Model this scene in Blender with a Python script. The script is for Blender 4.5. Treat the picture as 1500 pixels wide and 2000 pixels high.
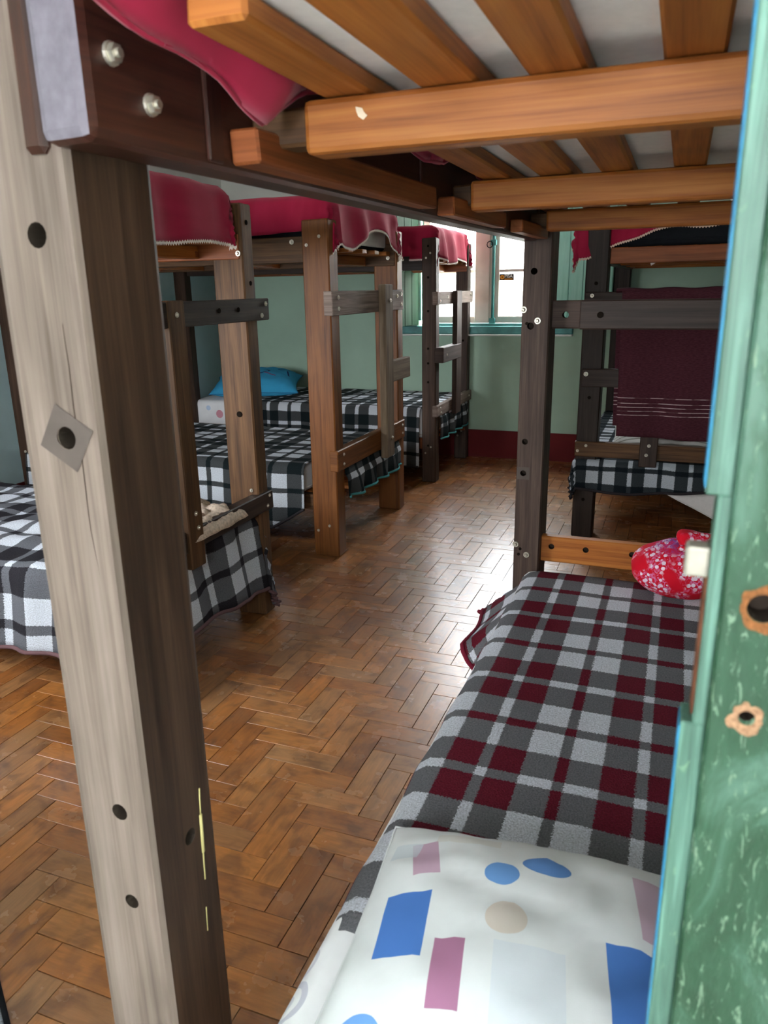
import bpy, bmesh, math, random
from mathutils import Vector, Matrix, noise
random.seed(7)
R = math.radians
S = bpy.context.scene
for o in list(bpy.data.objects): bpy.data.objects.remove(o)
COL = S.collection

# ------------------------------------------------------------------ camera
cam_d = bpy.data.cameras.new('camera'); cam = bpy.data.objects.new('camera', cam_d); COL.objects.link(cam)
cam_d.sensor_fit = 'AUTO'; cam_d.sensor_width = 36; cam_d.lens = 1470 / 2000 * 36
cam.rotation_mode = 'QUATERNION'
cam.rotation_quaternion = (Matrix.Rotation(R(21.2), 4, 'Z') @ Matrix.Rotation(R(90 - 16.5), 4, 'X') @ Matrix.Rotation(-0.0174, 4, 'Z')).to_quaternion()
cam.location = (0, 0, 1.35)
cam_d.clip_start = 0.02
cam_d.dof.use_dof = True; cam_d.dof.focus_distance = 3.0; cam_d.dof.aperture_fstop = 10
S.camera = cam

# ------------------------------------------------------------------ sky and exposure
W = bpy.data.worlds.new('sky'); S.world = W; W.use_nodes = True
bg = W.node_tree.nodes['Background']
bg.inputs['Color'].default_value = (0.93, 0.965, 1.0, 1); bg.inputs['Strength'].default_value = 18
S.view_settings.view_transform = 'Standard'; S.view_settings.look = 'None'
S.view_settings.gamma = 1; S.view_settings.use_curve_mapping = False
S.view_settings.exposure = 1.1

def portal(name, loc, rot, sx, sy):            # steers sky light in through the openings
    l = bpy.data.lights.new(name, 'AREA'); l.shape = 'RECTANGLE'; l.size = sx; l.size_y = sy
    l.cycles.is_portal = True
    o = bpy.data.objects.new(name, l); COL.objects.link(o); o.location = loc; o.rotation_euler = rot
portal('daylight_back_window', (-1.46, 6.2, 1.65), (R(-90), 0, 0), 1.1, 1.2)
portal('daylight_front_window', (-2.725, 0.3, 1.5), (R(90), 0, 0), 1.15, 1.1)
portal('daylight_fill_opening', (-0.35, -1.55, 1.55), (R(90), 0, 0), 0.66, 0.62)  # opening in the added light-blocking walls

# ------------------------------------------------------------------ node helpers
class N:
    def __init__(s, name):
        s.m = bpy.data.materials.new(name); s.m.use_nodes = True
        s.t = s.m.node_tree; s.b = s.t.nodes['Principled BSDF']
    def n(s, ty, **k):
        x = s.t.nodes.new(ty)
        for a, v in k.items():
            if a.startswith('i_'):
                key = a[2:]; key = int(key) if key.isdigit() else key
                s.put(x.inputs[key], v)
            else: setattr(x, a, v)
        return x
    def put(s, inp, v):
        if hasattr(v, 'is_output'): s.t.links.new(v, inp)
        else: inp.default_value = v
    def math(s, op, a, b=None, c=None, clamp=False):
        x = s.n('ShaderNodeMath', operation=op, use_clamp=clamp)
        s.put(x.inputs[0], a)
        if b is not None: s.put(x.inputs[1], b)
        if c is not None: s.put(x.inputs[2], c)
        return x.outputs[0]
    def mix(s, f, a, b, bt='MIX'):
        x = s.n('ShaderNodeMix', data_type='RGBA', blend_type=bt)
        s.put(x.inputs[0], f); s.put(x.inputs[6], a if not isinstance(a, tuple) else (*a, 1)); s.put(x.inputs[7], b if not isinstance(b, tuple) else (*b, 1))
        return x.outputs[2]
    def ramp(s, f, stops, const=False):
        x = s.n('ShaderNodeValToRGB'); r = x.color_ramp
        if const: r.interpolation = 'CONSTANT'
        while len(r.elements) < len(stops): r.elements.new(0.5)
        for e, (p, c) in zip(r.elements, stops):
            e.position = p; e.color = (*c, 1) if isinstance(c, tuple) else (c, c, c, 1)
        s.put(x.inputs[0], f); return x.outputs[0]
    def noise(s, vec, scale, detail=3, rough=.55, w=None, dist=0):
        x = s.n('ShaderNodeTexNoise', noise_dimensions='4D' if w is not None else '3D')
        if vec is not None: s.put(x.inputs['Vector'], vec)
        if w is not None: s.put(x.inputs['W'], w)
        x.inputs['Scale'].default_value = scale; x.inputs['Detail'].default_value = detail
        x.inputs['Roughness'].default_value = rough; x.inputs['Distortion'].default_value = dist
        return x.outputs['Fac']
    def mapped(s, vec, scale=(1, 1, 1), loc=(0, 0, 0)):
        x = s.n('ShaderNodeMapping'); s.put(x.inputs[0], vec); x.inputs[3].default_value = scale; x.inputs[1].default_value = loc
        return x.outputs[0]
    def uv(s): return s.n('ShaderNodeTexCoord').outputs['UV']
    def obj(s): return s.n('ShaderNodeTexCoord').outputs['Object']
    def rnd(s): return s.n('ShaderNodeObjectInfo').outputs['Random']
    def bump(s, h, strength=.3, dist=.002):
        x = s.n('ShaderNodeBump'); s.put(x.inputs['Height'], h); x.inputs['Strength'].default_value = strength; x.inputs['Distance'].default_value = dist
        s.put(s.b.inputs['Normal'], x.outputs[0])
    def out(s, col=None, rough=None, spec=None, metal=None):
        if col is not None: s.put(s.b.inputs['Base Color'], (*col, 1) if isinstance(col, tuple) else col)
        if rough is not None: s.put(s.b.inputs['Roughness'], rough)
        if spec is not None: s.put(s.b.inputs['Specular IOR Level'], spec)
        if metal is not None: s.put(s.b.inputs['Metallic'], metal)
        return s.m

def srgb(r, g, b):
    f = lambda c: (c / 255 / 12.92) if c / 255 <= .04045 else ((c / 255 + .055) / 1.055) ** 2.4
    return (f(r), f(g), f(b))

def wood(name, dark, mid, light, rough=.6, island=False, spec=.3, blotch=.5, gscale=1.0):
    k = N(name); uv = k.uv(); w = k.math('MULTIPLY', k.rnd(), 37.0)
    if island: w = k.math('MULTIPLY', k.n('ShaderNodeNewGeometry').outputs['Random Per Island'], 37.0)
    g1 = k.noise(k.mapped(uv, (2.2 * gscale, 55 * gscale, 1)), 1.0, 4, .6, w, .6)
    g2 = k.noise(k.mapped(uv, (5 * gscale, 260 * gscale, 1)), 1.0, 3, .6, w)
    bl = k.noise(k.mapped(uv, (3.0, 9.0, 1)), 1.0, 3, .5, w, .8)
    f = k.math('ADD', k.math('MULTIPLY', g1, .7), k.math('MULTIPLY', g2, .3))
    c = k.ramp(f, [(.34, tuple(a * .8 for a in dark)), (.5, mid), (.66, light)])
    sh = k.ramp(bl, [(.3, 1 - blotch * .55), (.62, 1.0 + blotch * .12)])
    c = k.mix(1.0, c, sh, 'MULTIPLY')
    v = k.math('MULTIPLY_ADD', k.math('FRACT', k.math('MULTIPLY', w, 7.3)), .3, .85)
    hsv = k.n('ShaderNodeHueSaturation'); k.put(hsv.inputs['Color'], c); k.put(hsv.inputs['Value'], v)
    k.bump(f, .35, .0015)
    return k.out(hsv.outputs[0], rough, spec)

def plain(name, col, rough=.6, spec=.3, metal=0, var=.12, scale=25):
    k = N(name); nz = k.noise(k.obj(), scale, 4)
    c = k.mix(1.0, col, k.ramp(nz, [(.3, 1 - var), (.7, 1 + var * .6)]), 'MULTIPLY')
    k.bump(nz, .15, .001)
    return k.out(c, rough, spec, metal)

M = {}
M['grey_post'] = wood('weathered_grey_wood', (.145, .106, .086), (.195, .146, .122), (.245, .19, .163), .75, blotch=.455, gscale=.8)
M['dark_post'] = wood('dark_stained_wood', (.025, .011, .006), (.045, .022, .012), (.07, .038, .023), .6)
M['mid_post'] = wood('dark_greyish_wood', (.030, .017, .012), (.060, .036, .027), (.10, .066, .051), .65)
M['brown'] = wood('brown_wood', (.042, .017, .0055), (.088, .039, .0135), (.14, .070, .028), .6)
M['tan'] = wood('tan_brown_wood', (.10, .030, .0055), (.175, .058, .0115), (.235, .088, .020), .5, blotch=.4)
M['grey_tan'] = wood('grey_tan_wood', (.11, .072, .042), (.185, .13, .083), (.27, .20, .135), .75)
M['pale'] = wood('pale_grey_wood', (.15, .105, .082), (.245, .18, .148), (.35, .275, .235), .75)
M['espresso'] = wood('espresso_wood', (.014, .0075, .0055), (.029, .0165, .012), (.05, .031, .022), .55)
M['varnish'] = wood('dark_red_varnished_wood', (.022, .007, .005), (.045, .014, .009), (.075, .024, .014), .4, spec=.4)
M['orange'] = wood('orange_slat_wood', (.27, .076, .013), (.40, .128, .024), (.50, .19, .042), .5, blotch=.5)
M['redwood'] = wood('reddish_wood', (.17, .042, .011), (.25, .068, .019), (.33, .105, .034), .5)
M['endgrain'] = plain('grey_end_grain', (.165, .145, .175), .85, var=.2, scale=60)
M['hole'] = plain('hole_dark', (.012, .009, .007), .95, 0)
M['bore'] = plain('drilled_bore', (.045, .034, .027), .95, 0)  # dark colour; the shade inside drilled holes is put into it
M['zinc'] = plain('zinc_metal', (.62, .58, .50), .38, .5, .85, .2, 80)
M['rust'] = plain('rusty_metal', (.17, .06, .03), .8, .3, .2, .5, 60)
M['steel'] = plain('latch_steel', (.36, .33, .28), .45, .5, .5, .15, 90)
M['white_cloth'] = plain('white_ticking', (.74, .70, .68), .9, .1, 0, .06, 60)
M['black_cloth'] = plain('black_cloth', (.012, .013, .016), .9, .1)
M['lace'] = plain('white_lace', (.78, .66, .60), .9, .1)
M['lace_warm'] = plain('cream_lace', (.70, .50, .40), .9, .1)
M['hem_brown'] = plain('purple_brown_binding', (.13, .07, .075), .85, .15)
M['hem_teal'] = plain('teal_fringe', (.07, .28, .29), .9, .1)
M['hem_maroon'] = plain('maroon_binding', (.16, .012, .03), .9, .1)
M['hem_black'] = plain('black_binding', (.03, .025, .028), .9, .1)
M['cream_fleece'] = plain('cream_fleece', (.62, .50, .40), .95, .1, 0, .35, 90)
M['cream_paint'] = plain('cream_window_paint', (.76, .65, .57), .5, .4, 0, .08, 10)
M['teal_paint'] = plain('teal_paint', (.07, .27, .26), .45, .4, 0, .3, 14)
M['blue_paint'] = plain('blue_paint_edge', (.02, .25, .48), .5, .4, 0, .3, 60)
M['rug'] = plain('grey_rug', (.33, .36, .40), .95, .1, 0, .5, 200)
M['stone'] = plain('outside_paving', (.42, .40, .37), .9, .2, 0, .3, 6)
M['outside_wall'] = plain('whitewashed_wall', (.85, .80, .76), .9, .2, 0, .22, 3)
M['sticker'] = plain('sticker_black', (.012, .011, .010), .5, .4, 0, .0)
M['sticker_orange'] = plain('sticker_orange', (.80, .32, .01), .5, .4, 0, .0)
M['sticker_white'] = plain('sticker_white', (.85, .85, .85), .5, .4, 0, .0)

def red_cloth():
    k = N('crimson_sheet'); uv = k.uv()
    f = k.noise(k.mapped(uv, (9, 2.2, 1)), 1.0, 3, .5, None, .6)
    c = k.ramp(f, [(.3, (.26, .006, .028)), (.7, (.36, .013, .05))])
    k.bump(k.noise(uv, 900, 2), .12, .001)
    k.b.inputs['Sheen Weight'].default_value = .25; k.b.inputs['Sheen Tint'].default_value = (1, .5, .55, 1)
    return k.out(c, .85, .15)
M['red'] = red_cloth()

def plaid(name, both0, mixc, both1, px, py, ox, oy, edge=.003):
    """woven check: two thread runs per axis; where they agree the square is full colour, else the mixture"""
    k = N(name); uv = k.uv()
    jx = k.noise(uv, 260, 3); jy = k.noise(k.mapped(uv, (1, 1, 1), (3.1, 1.7, 0)), 260, 3)
    sp = k.n('ShaderNodeSeparateXYZ'); k.put(sp.inputs[0], uv)
    def band(c, j, p, o):
        c = k.math('ADD', c, k.math('MULTIPLY', k.math('SUBTRACT', j, .5), edge * 5.5))
        f = k.math('FRACT', k.math('DIVIDE', k.math('SUBTRACT', c, o), p))
        return k.ramp(f, [(0, 0.0), (.213, 1.0), (.287, 0.0), (.5, 1.0), (.713, 0.0), (.787, 1.0)], True)
    bx_ = band(sp.outputs[0], jx, px, ox); by_ = band(sp.outputs[1], jy, py, oy)
    s_ = k.math('MULTIPLY', k.math('ADD', bx_, by_), .5)
    c = k.ramp(s_, [(0, both0), (.25, mixc), (.75, both1)], True)
    fz = k.noise(uv, 260, 4, .75)
    c = k.mix(1.0, c, k.ramp(fz, [(.32, .60), (.68, 1.32)]), 'MULTIPLY')
    k.bump(fz, 1.0, .006)
    return k.out(c, .95, .08)
M['plaid_maroon'] = plaid('maroon_check_fleece', (.15, .013, .027), (.19, .19, .205), (.78, .80, .88), .297, .385, -.365, 1.532)
M['plaid_grey'] = plaid('grey_check_fleece', (.03, .028, .034), (.155, .16, .18), (.74, .78, .86), .42, .46, -2.16, 1.665)
M['plaid_green'] = plaid('black_check_fleece', (.012, .018, .02), (.07, .075, .078), (.68, .72, .78), .39, .36, -2.64, 3.0)
M['plaid_green_far'] = plaid('black_check_fleece_far', (.012, .018, .02), (.07, .075, .078), (.68, .72, .78), .37, .36, -2.62, 4.82)
M['plaid_dark'] = plaid('dark_check_fleece', (.012, .017, .022), (.045, .055, .062), (.58, .62, .68), .30, .33, -.56, 4.47)

def paint_green():
    k = N('chipped_green_paint'); o = k.obj()
    f1 = k.noise(k.mapped(o, (18, 18, 8)), 1.0, 5, .65, None, 1.0)
    f2 = k.noise(k.mapped(o, (190, 190, 45)), 1.0, 4, .75, None, .8)
    c = k.ramp(f1, [(.36, (.012, .048, .022)), (.52, (.022, .072, .038)), (.66, (.065, .14, .10))])
    c = k.mix(k.ramp(f2, [(.585, 0.0), (.64, .8)]), c, (.16, .25, .17))
    k.bump(f2, .5, .002)
    return k.out(c, .42, .4)
M['door_paint'] = paint_green()
def paint_teal():
    k = N('streaky_teal_paint'); o = k.obj()
    f1 = k.noise(k.mapped(o, (150, 60, 5)), 1.0, 5, .6, None, .8)
    f2 = k.noise(k.mapped(o, (70, 70, 30)), 1.0, 4, .7, None, 1.5)
    c = k.ramp(f1, [(.36, (.042, .10, .072)), (.52, (.068, .15, .113)), (.66, (.125, .26, .205))])
    c = k.mix(k.ramp(f2, [(.62, 0.0), (.70, .6)]), c, (.16, .30, .18))
    k.bump(f2, .4, .0015)
    return k.out(c, .42, .4)
M['door_edge'] = paint_teal()
def shutter_paint(name, a, b):
    k = N(name); o = k.obj()
    f1 = k.noise(k.mapped(o, (20, 20, 2.5)), 1.0, 4, .6, None, .6)
    return k.out(k.ramp(f1, [(.35, a), (.65, b)]), .75, .12)
M['shutter_teal'] = shutter_paint('teal_shutter_paint', (.30, .62, .52), (.38, .70, .60))
M['shutter_green'] = shutter_paint('green_shutter_paint', (.005, .026, .010), (.010, .04, .017))

def wall_paint(name, base, lo=.88, hi=1.06, upper=None):
    k = N(name); o = k.obj()
    f = k.noise(o, 1.6, 6, .6); g = k.noise(o, 38, 4)
    if upper:                                  # paler base colour above a fixed height
        sp = k.n('ShaderNodeSeparateXYZ'); k.put(sp.inputs[0], k.n('ShaderNodeNewGeometry').outputs['Position'])
        base = k.mix(k.math('GREATER_THAN', k.math('ADD', sp.outputs[2], k.math('MULTIPLY', g, .006)), 1.93), base, upper)
    c = k.mix(1.0, base, k.ramp(f, [(.3, lo), (.7, hi)]), 'MULTIPLY')
    k.bump(g, .2, .004)
    return k.out(c, .75, .25)
M['wall'] = wall_paint('green_wall_paint', (.43, .60, .47), upper=(.70, .72, .66))
M['wall_skylit'] = wall_paint('skylit_wall_paint', (.55, .72, .76), upper=(.70, .72, .68))  # wall colour turned paler and bluer; bluish daylight put into it
M['maroon_band'] = wall_paint('maroon_band_paint', (.16, .016, .018), .75, 1.1)
M['ceiling'] = wall_paint('ceiling_paint', (.72, .74, .72))

def parquet(name, island):
    k = N(name); uv = k.uv()
    r = k.n('ShaderNodeNewGeometry').outputs['Random Per Island'] if island else k.rnd()
    w = k.math('MULTIPLY', r, 53.0)
    g = k.noise(k.mapped(uv, (9, 90, 1)), 1.0, 4, .6, w, .6)
    bl = k.noise(k.mapped(uv, (14, 20, 1)), 1.0, 3, .5, w, .5)
    tone = k.ramp(k.math('FRACT', k.math('MULTIPLY', w, 3.7)), [(0, (.27, .092, .021)), (.3, (.36, .126, .028)), (.65, (.47, .175, .038)), (.85, (.40, .19, .070)), (1, (.32, .135, .044))])
    c = k.mix(1.0, tone, k.ramp(g, [(.3, .70), (.7, 1.18)]), 'MULTIPLY')
    # worn grey-brown film and scratches over the whole floor
    wp = k.n('ShaderNodeNewGeometry').outputs['Position']
    wear = k.noise(wp, 3.2, 6, .7)
    c = k.mix(k.ramp(wear, [(.44, 0.0), (.78, .45)]), c, (.30, .20, .115))
    c = k.mix(k.ramp(bl, [(.34, .6), (.52, 0.0)]), c, (.11, .045, .018))
    k.bump(k.math('ADD', g, k.math('MULTIPLY', bl, 1.2)), .14, .0015)
    rg = k.math('MULTIPLY_ADD', k.noise(wp, 5.5, 4), .24, .27)
    k.b.inputs['Coat Weight'].default_value = 1.0; k.b.inputs['Coat IOR'].default_value = 1.6; k.put(k.b.inputs['Coat Roughness'], k.math('MULTIPLY_ADD', k.noise(wp, 9, 4), .16, .18))
    return k.out(c, rg, .6)
M['parquet'] = parquet('parquet_board', False); M['parquet_far'] = parquet('parquet_boards_far', True)
M['subfloor'] = plain('floor_joint_dirt', (.05, .035, .025), .9, .1)

def print_cloth(name, base, shapes, scale_noise=14):
    """cotton with printed blocks and discs, laid out in UV metres: (kind, u, v, half-u, half-v, colour, angle)"""
    k = N(name); uv = k.uv(); sp = k.n('ShaderNodeSeparateXYZ'); k.put(sp.inputs[0], uv)
    c = k.mix(1.0, base, k.ramp(k.noise(uv, scale_noise, 3), [(.3, .95), (.7, 1.03)]), 'MULTIPLY')
    for kind, u, v, hu, hv, col, al, ang in shapes:
        du = k.math('SUBTRACT', sp.outputs[0], u); dv = k.math('SUBTRACT', sp.outputs[1], v)
        ca, sa = math.cos(ang), math.sin(ang)
        a = k.math('ADD', k.math('MULTIPLY', du, ca), k.math('MULTIPLY', dv, sa))
        b = k.math('SUBTRACT', k.math('MULTIPLY', dv, ca), k.math('MULTIPLY', du, sa))
        a = k.math('ABSOLUTE', k.math('DIVIDE', a, hu)); b = k.math('ABSOLUTE', k.math('DIVIDE', b, hv))
        d = k.math('MAXIMUM', a, b) if kind == 'r' else k.math('SQRT', k.math('ADD', k.math('MULTIPLY', a, a), k.math('MULTIPLY', b, b)))
        m = k.math('LESS_THAN', d, 1.0)
        if kind == 'o': m = k.math('MULTIPLY', m, k.math('GREATER_THAN', d, .72))
        c = k.mix(k.math('MULTIPLY', m, al), c, col)
    wv = k.noise(uv, 700, 2); k.bump(wv, .12, .001)
    return k.out(c, .9, .12)
BL, BL2, MV, BG = (.085, .22, .62), (.17, .36, .74), (.44, .20, .33), (.70, .60, .52)
M['pillow_print'] = print_cloth('printed_pillowcase', (.80, .82, .84), [
    ('r', -.292, .905, .020, .042, (.55, .34, .47), .9, .33), ('r', -.282, .772, .032, .056, BL, 1, .16),
    ('r', -.205, .713, .020, .047, MV, 1, .16), ('c', -.172, .889, .025, .024, BL2, 1, 0), ('c', -.114, .927, .035, .019, (.13, .27, .60), 1, .1),
    ('c', -.149, .809, .028, .030, BG, .8, 0), ('r', .035, .91, .022, .062, (.60, .42, .54), .9, .16), ('r', .022, .765, .034, .062, BL, 1, .16),
    ('c', -.287, .600, .036, .044, BL2, 1, 0), ('r', -.345, .585, .018, .035, MV, 1, .16), ('r', -.33, .925, .022, .018, (.62, .68, .74), .7, 0),
    ('r', -.10, .70, .045, .075, (.60, .68, .80), .35, .16), ('r', -.24, .965, .05, .012, (.7, .66, .6), .5, .1)])
M['sheet_swirl'] = print_cloth('swirl_print_sheet', (.82, .82, .84), [
    ('o', -.425, .69, .030, .038, (.50, .50, .60), .8, 0), ('c', -.425, .69, .012, .015, (.55, .55, .64), .6, 0), ('o', -.43, .76, .02, .03, (.55, .55, .64), .8, 0), ('o', -.40, .62, .03, .03, (.52, .52, .62), .8, 0),
    ('c', -3.36, 4.985, .032, .032, (.60, .20, .27), .85, 0), ('c', -3.46, 5.03, .02, .02, (.45, .6, .8), .8, 0)])
M['blue_print'] = print_cloth('blue_print_pillowcase', (.05, .36, .62), [
    ('o', -.2, .05, .06, .05, (.25, .06, .20), .9, 0), ('o', .05, -.02, .07, .05, (.02, .04, .16), .9, .3), ('r', .22, .08, .05, .006, (.02, .03, .12), 1, .4), ('r', .26, .0, .006, .05, (.02, .03, .12), 1, .2), ('o', -.05, .10, .05, .06, (.25, .55, .7), .9, 0), ('r', .12, -.08, .05, .006, (.3, .08, .2), 1, -.3)])
M['stripe'] = None
def stripe():
    k = N('grey_striped_cotton'); sp = k.n('ShaderNodeSeparateXYZ'); k.put(sp.inputs[0], k.uv())
    f = k.math('FRACT', k.math('MULTIPLY', sp.outputs[1], 38))
    return k.out(k.ramp(f, [(0, (.62, .62, .58)), (.55, (.27, .27, .24)), (.8, (.62, .62, .58))], True), .9, .1)
M['stripe'] = stripe()
def towel_m():
    k = N('maroon_towel'); uv = k.uv(); sp = k.n('ShaderNodeSeparateXYZ'); k.put(sp.inputs[0], uv)
    v = sp.outputs[1]                       # metres above the hem
    rib = k.noise(k.mapped(uv, (60, 260, 1)), 1.0, 3)
    c = k.ramp(rib, [(.3, (.045, .012, .018)), (.7, (.085, .024, .033))])
    lines = None
    gap = k.noise(k.mapped(uv, (16, 40, 1)), 1.0, 2)
    for p in (.118, .138, .158, .178, .205):
        m = k.math('LESS_THAN', k.math('ABSOLUTE', k.math('SUBTRACT', v, p)), .0017)
        lines = m if lines is None else k.math('MAXIMUM', lines, m)
    c = k.mix(k.math('MULTIPLY', lines, k.ramp(gap, [(.40, .1), (.5, .85)])), c, (.60, .45, .45))
    k.bump(rib, .6, .003)
    return k.out(c, .95, .1)
M['towel'] = towel_m()
def floral():
    k = N('red_floral_cotton'); o = k.obj()
    c = (.62, .006, .022)
    v = k.n('ShaderNodeTexVoronoi'); k.put(v.inputs['Vector'], k.mapped(o, (70, 70, 70))); v.inputs['Scale'].default_value = 1
    big = k.noise(o, 11, 2, .5)
    petals = k.math('LESS_THAN', v.outputs['Distance'], .44)
    f = k.math('MULTIPLY', petals, k.ramp(big, [(.40, 0.0), (.47, 1.0)]))
    br = k.noise(k.mapped(o, (60, 60, 60)), 1.0, 4, .7, None, 2.0)
    f2 = k.math('MULTIPLY', k.ramp(br, [(.52, 0.0), (.56, .8)]), k.ramp(big, [(.38, 0.0), (.46, 1.0)]))
    c = k.mix(f2, c, (.72, .20, .42)); c = k.mix(f, c, (.80, .62, .74))
    sp = k.n('ShaderNodeSeparateXYZ'); k.put(sp.inputs[0], o)
    top = k.math('MULTIPLY', k.ramp(sp.outputs[2], [(.06, 0.0), (.085, .9)]), k.ramp(br, [(.40, 0.0), (.55, 1.0)]))
    c = k.mix(top, c, (.17, .07, .32))
    return k.out(c, .85, .15)
M['floral'] = floral()
def glass():
    k = N('window_glass'); t = k.t
    tr = k.n('ShaderNodeBsdfTransparent'); gl = k.n('ShaderNodeBsdfGlossy'); gl.inputs['Roughness'].default_value = .03
    mx = k.n('ShaderNodeMixShader'); mx.inputs[0].default_value = .06
    t.links.new(tr.outputs[0], mx.inputs[1]); t.links.new(gl.outputs[0], mx.inputs[2])
    t.links.new(mx.outputs[0], t.nodes['Material Output'].inputs['Surface'])
    return k.m
M['glass'] = glass()

# ------------------------------------------------------------------ object helpers
def tag(o, label=None, cat=None, group=None, kind=None):
    if label: o['label'] = label
    if cat: o['category'] = cat
    if group: o['group'] = group
    if kind: o['kind'] = kind
    return o
def empty(name, loc, label=None, cat=None, group=None):
    o = bpy.data.objects.new(name, None); COL.objects.link(o); o.location = loc; o.empty_display_size = .1
    return tag(o, label, cat, group)
def base_of(parent):
    v = Vector((0, 0, 0))
    while parent is not None: v += parent.location; parent = parent.parent
    return v
def link(name, me, mat, parent=None, loc=(0, 0, 0), smooth=False):
    """loc is a world position"""
    o = bpy.data.objects.new(name, me); COL.objects.link(o)
    if mat is not None and not me.materials: me.materials.append(M[mat] if isinstance(mat, str) else mat)
    o.location = Vector(loc) - base_of(parent)
    if parent is not None: o.parent = parent
    if smooth: me.polygons.foreach_set('use_smooth', [True] * len(me.polygons))
    return o
def mesh(name, bm):
    bmesh.ops.recalc_face_normals(bm, faces=bm.faces)
    me = bpy.data.meshes.new(name); bm.to_mesh(me); bm.free(); return me
def uv_long(bm, ax):
    L = bm.loops.layers.uv.new('UVMap')
    for f in bm.faces:
        n = f.normal
        oth = [i for i in range(3) if i != ax]
        v_ax = oth[1] if abs(n[oth[0]]) > abs(n[oth[1]]) else oth[0]
        for l in f.loops:
            c = l.vert.co
            if abs(n[ax]) > .8: l[L].uv = (c[oth[0]] * .15 + 3, c[oth[1]])
            else: l[L].uv = (c[ax], c[v_ax] + (.37 if v_ax == oth[0] else 0))
def box_bm(d, bevel=.004, jit=0.0, seg=1):
    bm = bmesh.new(); bmesh.ops.create_cube(bm, size=1)
    for v in bm.verts:
        v.co = Vector((v.co.x * d[0], v.co.y * d[1], v.co.z * d[2]))
        if jit: v.co += Vector([random.uniform(-jit, jit) for _ in range(3)])
    if bevel: bmesh.ops.bevel(bm, geom=list(bm.edges), offset=min(bevel, min(d) * .4), segments=seg, affect='EDGES', profile=.5)
    bm.normal_update(); return bm
def beam(name, parent, mat, p0, p1, bevel=.004, holes=(), rz=0, jit=.0012, seg=1):
    """timber from corner p0 to corner p1 (world), holes = (centre, axis, radius, depth)"""
    p0, p1 = Vector(p0), Vector(p1); c = (p0 + p1) / 2; d = [abs(a) for a in (p1 - p0)]
    ax = max(range(3), key=lambda i: d[i])
    bm = box_bm(d, bevel, jit, seg); uv_long(bm, ax)
    o = link(name, mesh(name, bm), mat, parent, c)
    if rz: o.rotation_euler = (0, 0, rz)
    if holes: drill(o, [(Vector(h[0]) - c, h[1], h[2], h[3]) for h in holes])
    return o
def drill(o, holes):
    bm = bmesh.new()
    for c, ax, r, dep in holes:
        m = Matrix.Translation(c)
        if ax == 'x': m = m @ Matrix.Rotation(R(90), 4, 'Y')
        if ax == 'y': m = m @ Matrix.Rotation(R(90), 4, 'X')
        bmesh.ops.create_cone(bm, cap_ends=True, segments=14, radius1=r, radius2=r, depth=dep * 2, matrix=m)
    bm.loops.layers.uv.new('UVMap')
    cm = bpy.data.meshes.new('cutter'); bm.to_mesh(cm); bm.free()
    cm.materials.append(M['bore'])
    cu = bpy.data.objects.new('cutter', cm); COL.objects.link(cu); cu.matrix_world = Matrix.Translation(base_of(o.parent) + o.location)
    md = o.modifiers.new('b', 'BOOLEAN'); md.operation = 'DIFFERENCE'; md.object = cu; md.solver = 'EXACT'; md.material_mode = 'TRANSFER'
    bpy.context.view_layer.update()
    dg = bpy.context.evaluated_depsgraph_get()
    me = bpy.data.meshes.new_from_object(o.evaluated_get(dg), depsgraph=dg)
    o.modifiers.clear(); o.data = me; bpy.data.objects.remove(cu)
_bolts = {}
def bolt(parent, pos, axis, r=.009, mat='zinc', hexa=False):
    key = (axis, r, hexa)
    if key not in _bolts:
        bm = bmesh.new(); h = r * .35
        bmesh.ops.create_cone(bm, cap_ends=True, segments=14, radius1=r, radius2=r * .95, depth=h, matrix=Matrix.Translation((0, 0, h / 2)))
        if hexa:
            bmesh.ops.create_cone(bm, cap_ends=True, segments=6, radius1=r * .82, radius2=r * .78, depth=r * .5, matrix=Matrix.Translation((0, 0, h + r * .25)))
            bmesh.ops.create_cone(bm, cap_ends=True, segments=10, radius1=r * .40, radius2=r * .38, depth=r * .35, matrix=Matrix.Translation((0, 0, h + r * .65)))
        else:
            bmesh.ops.create_cone(bm, cap_ends=True, segments=10, radius1=r * .62, radius2=r * .3, depth=r * .5, matrix=Matrix.Translation((0, 0, h + r * .2)))
        rot = {'-y': Matrix.Rotation(R(90), 4, 'X'), '+x': Matrix.Rotation(R(90), 4, 'Y'), '-x': Matrix.Rotation(R(-90), 4, 'Y')}[axis]
        bmesh.ops.transform(bm, matrix=rot, verts=bm.verts)
        me = mesh('bolt', bm); me.materials.append(M[mat]); _bolts[key] = me
    return link('bolt', _bolts[key], None, parent, pos)
def hole_mark(parent, pos, axis, r, mat='hole'):
    """a drilled hole too small to show its bore: a short dark plug set just inside the face"""
    bm = bmesh.new()
    bmesh.ops.create_cone(bm, cap_ends=True, segments=12, radius1=r, radius2=r, depth=.004)
    rot = {'-y': Matrix.Rotation(R(90), 4, 'X'), '+x': Matrix.Rotation(R(90), 4, 'Y')}[axis]
    bmesh.ops.transform(bm, matrix=rot, verts=bm.verts)
    return link('bolt_hole', mesh('bolt_hole', bm), mat, parent, pos)
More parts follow.
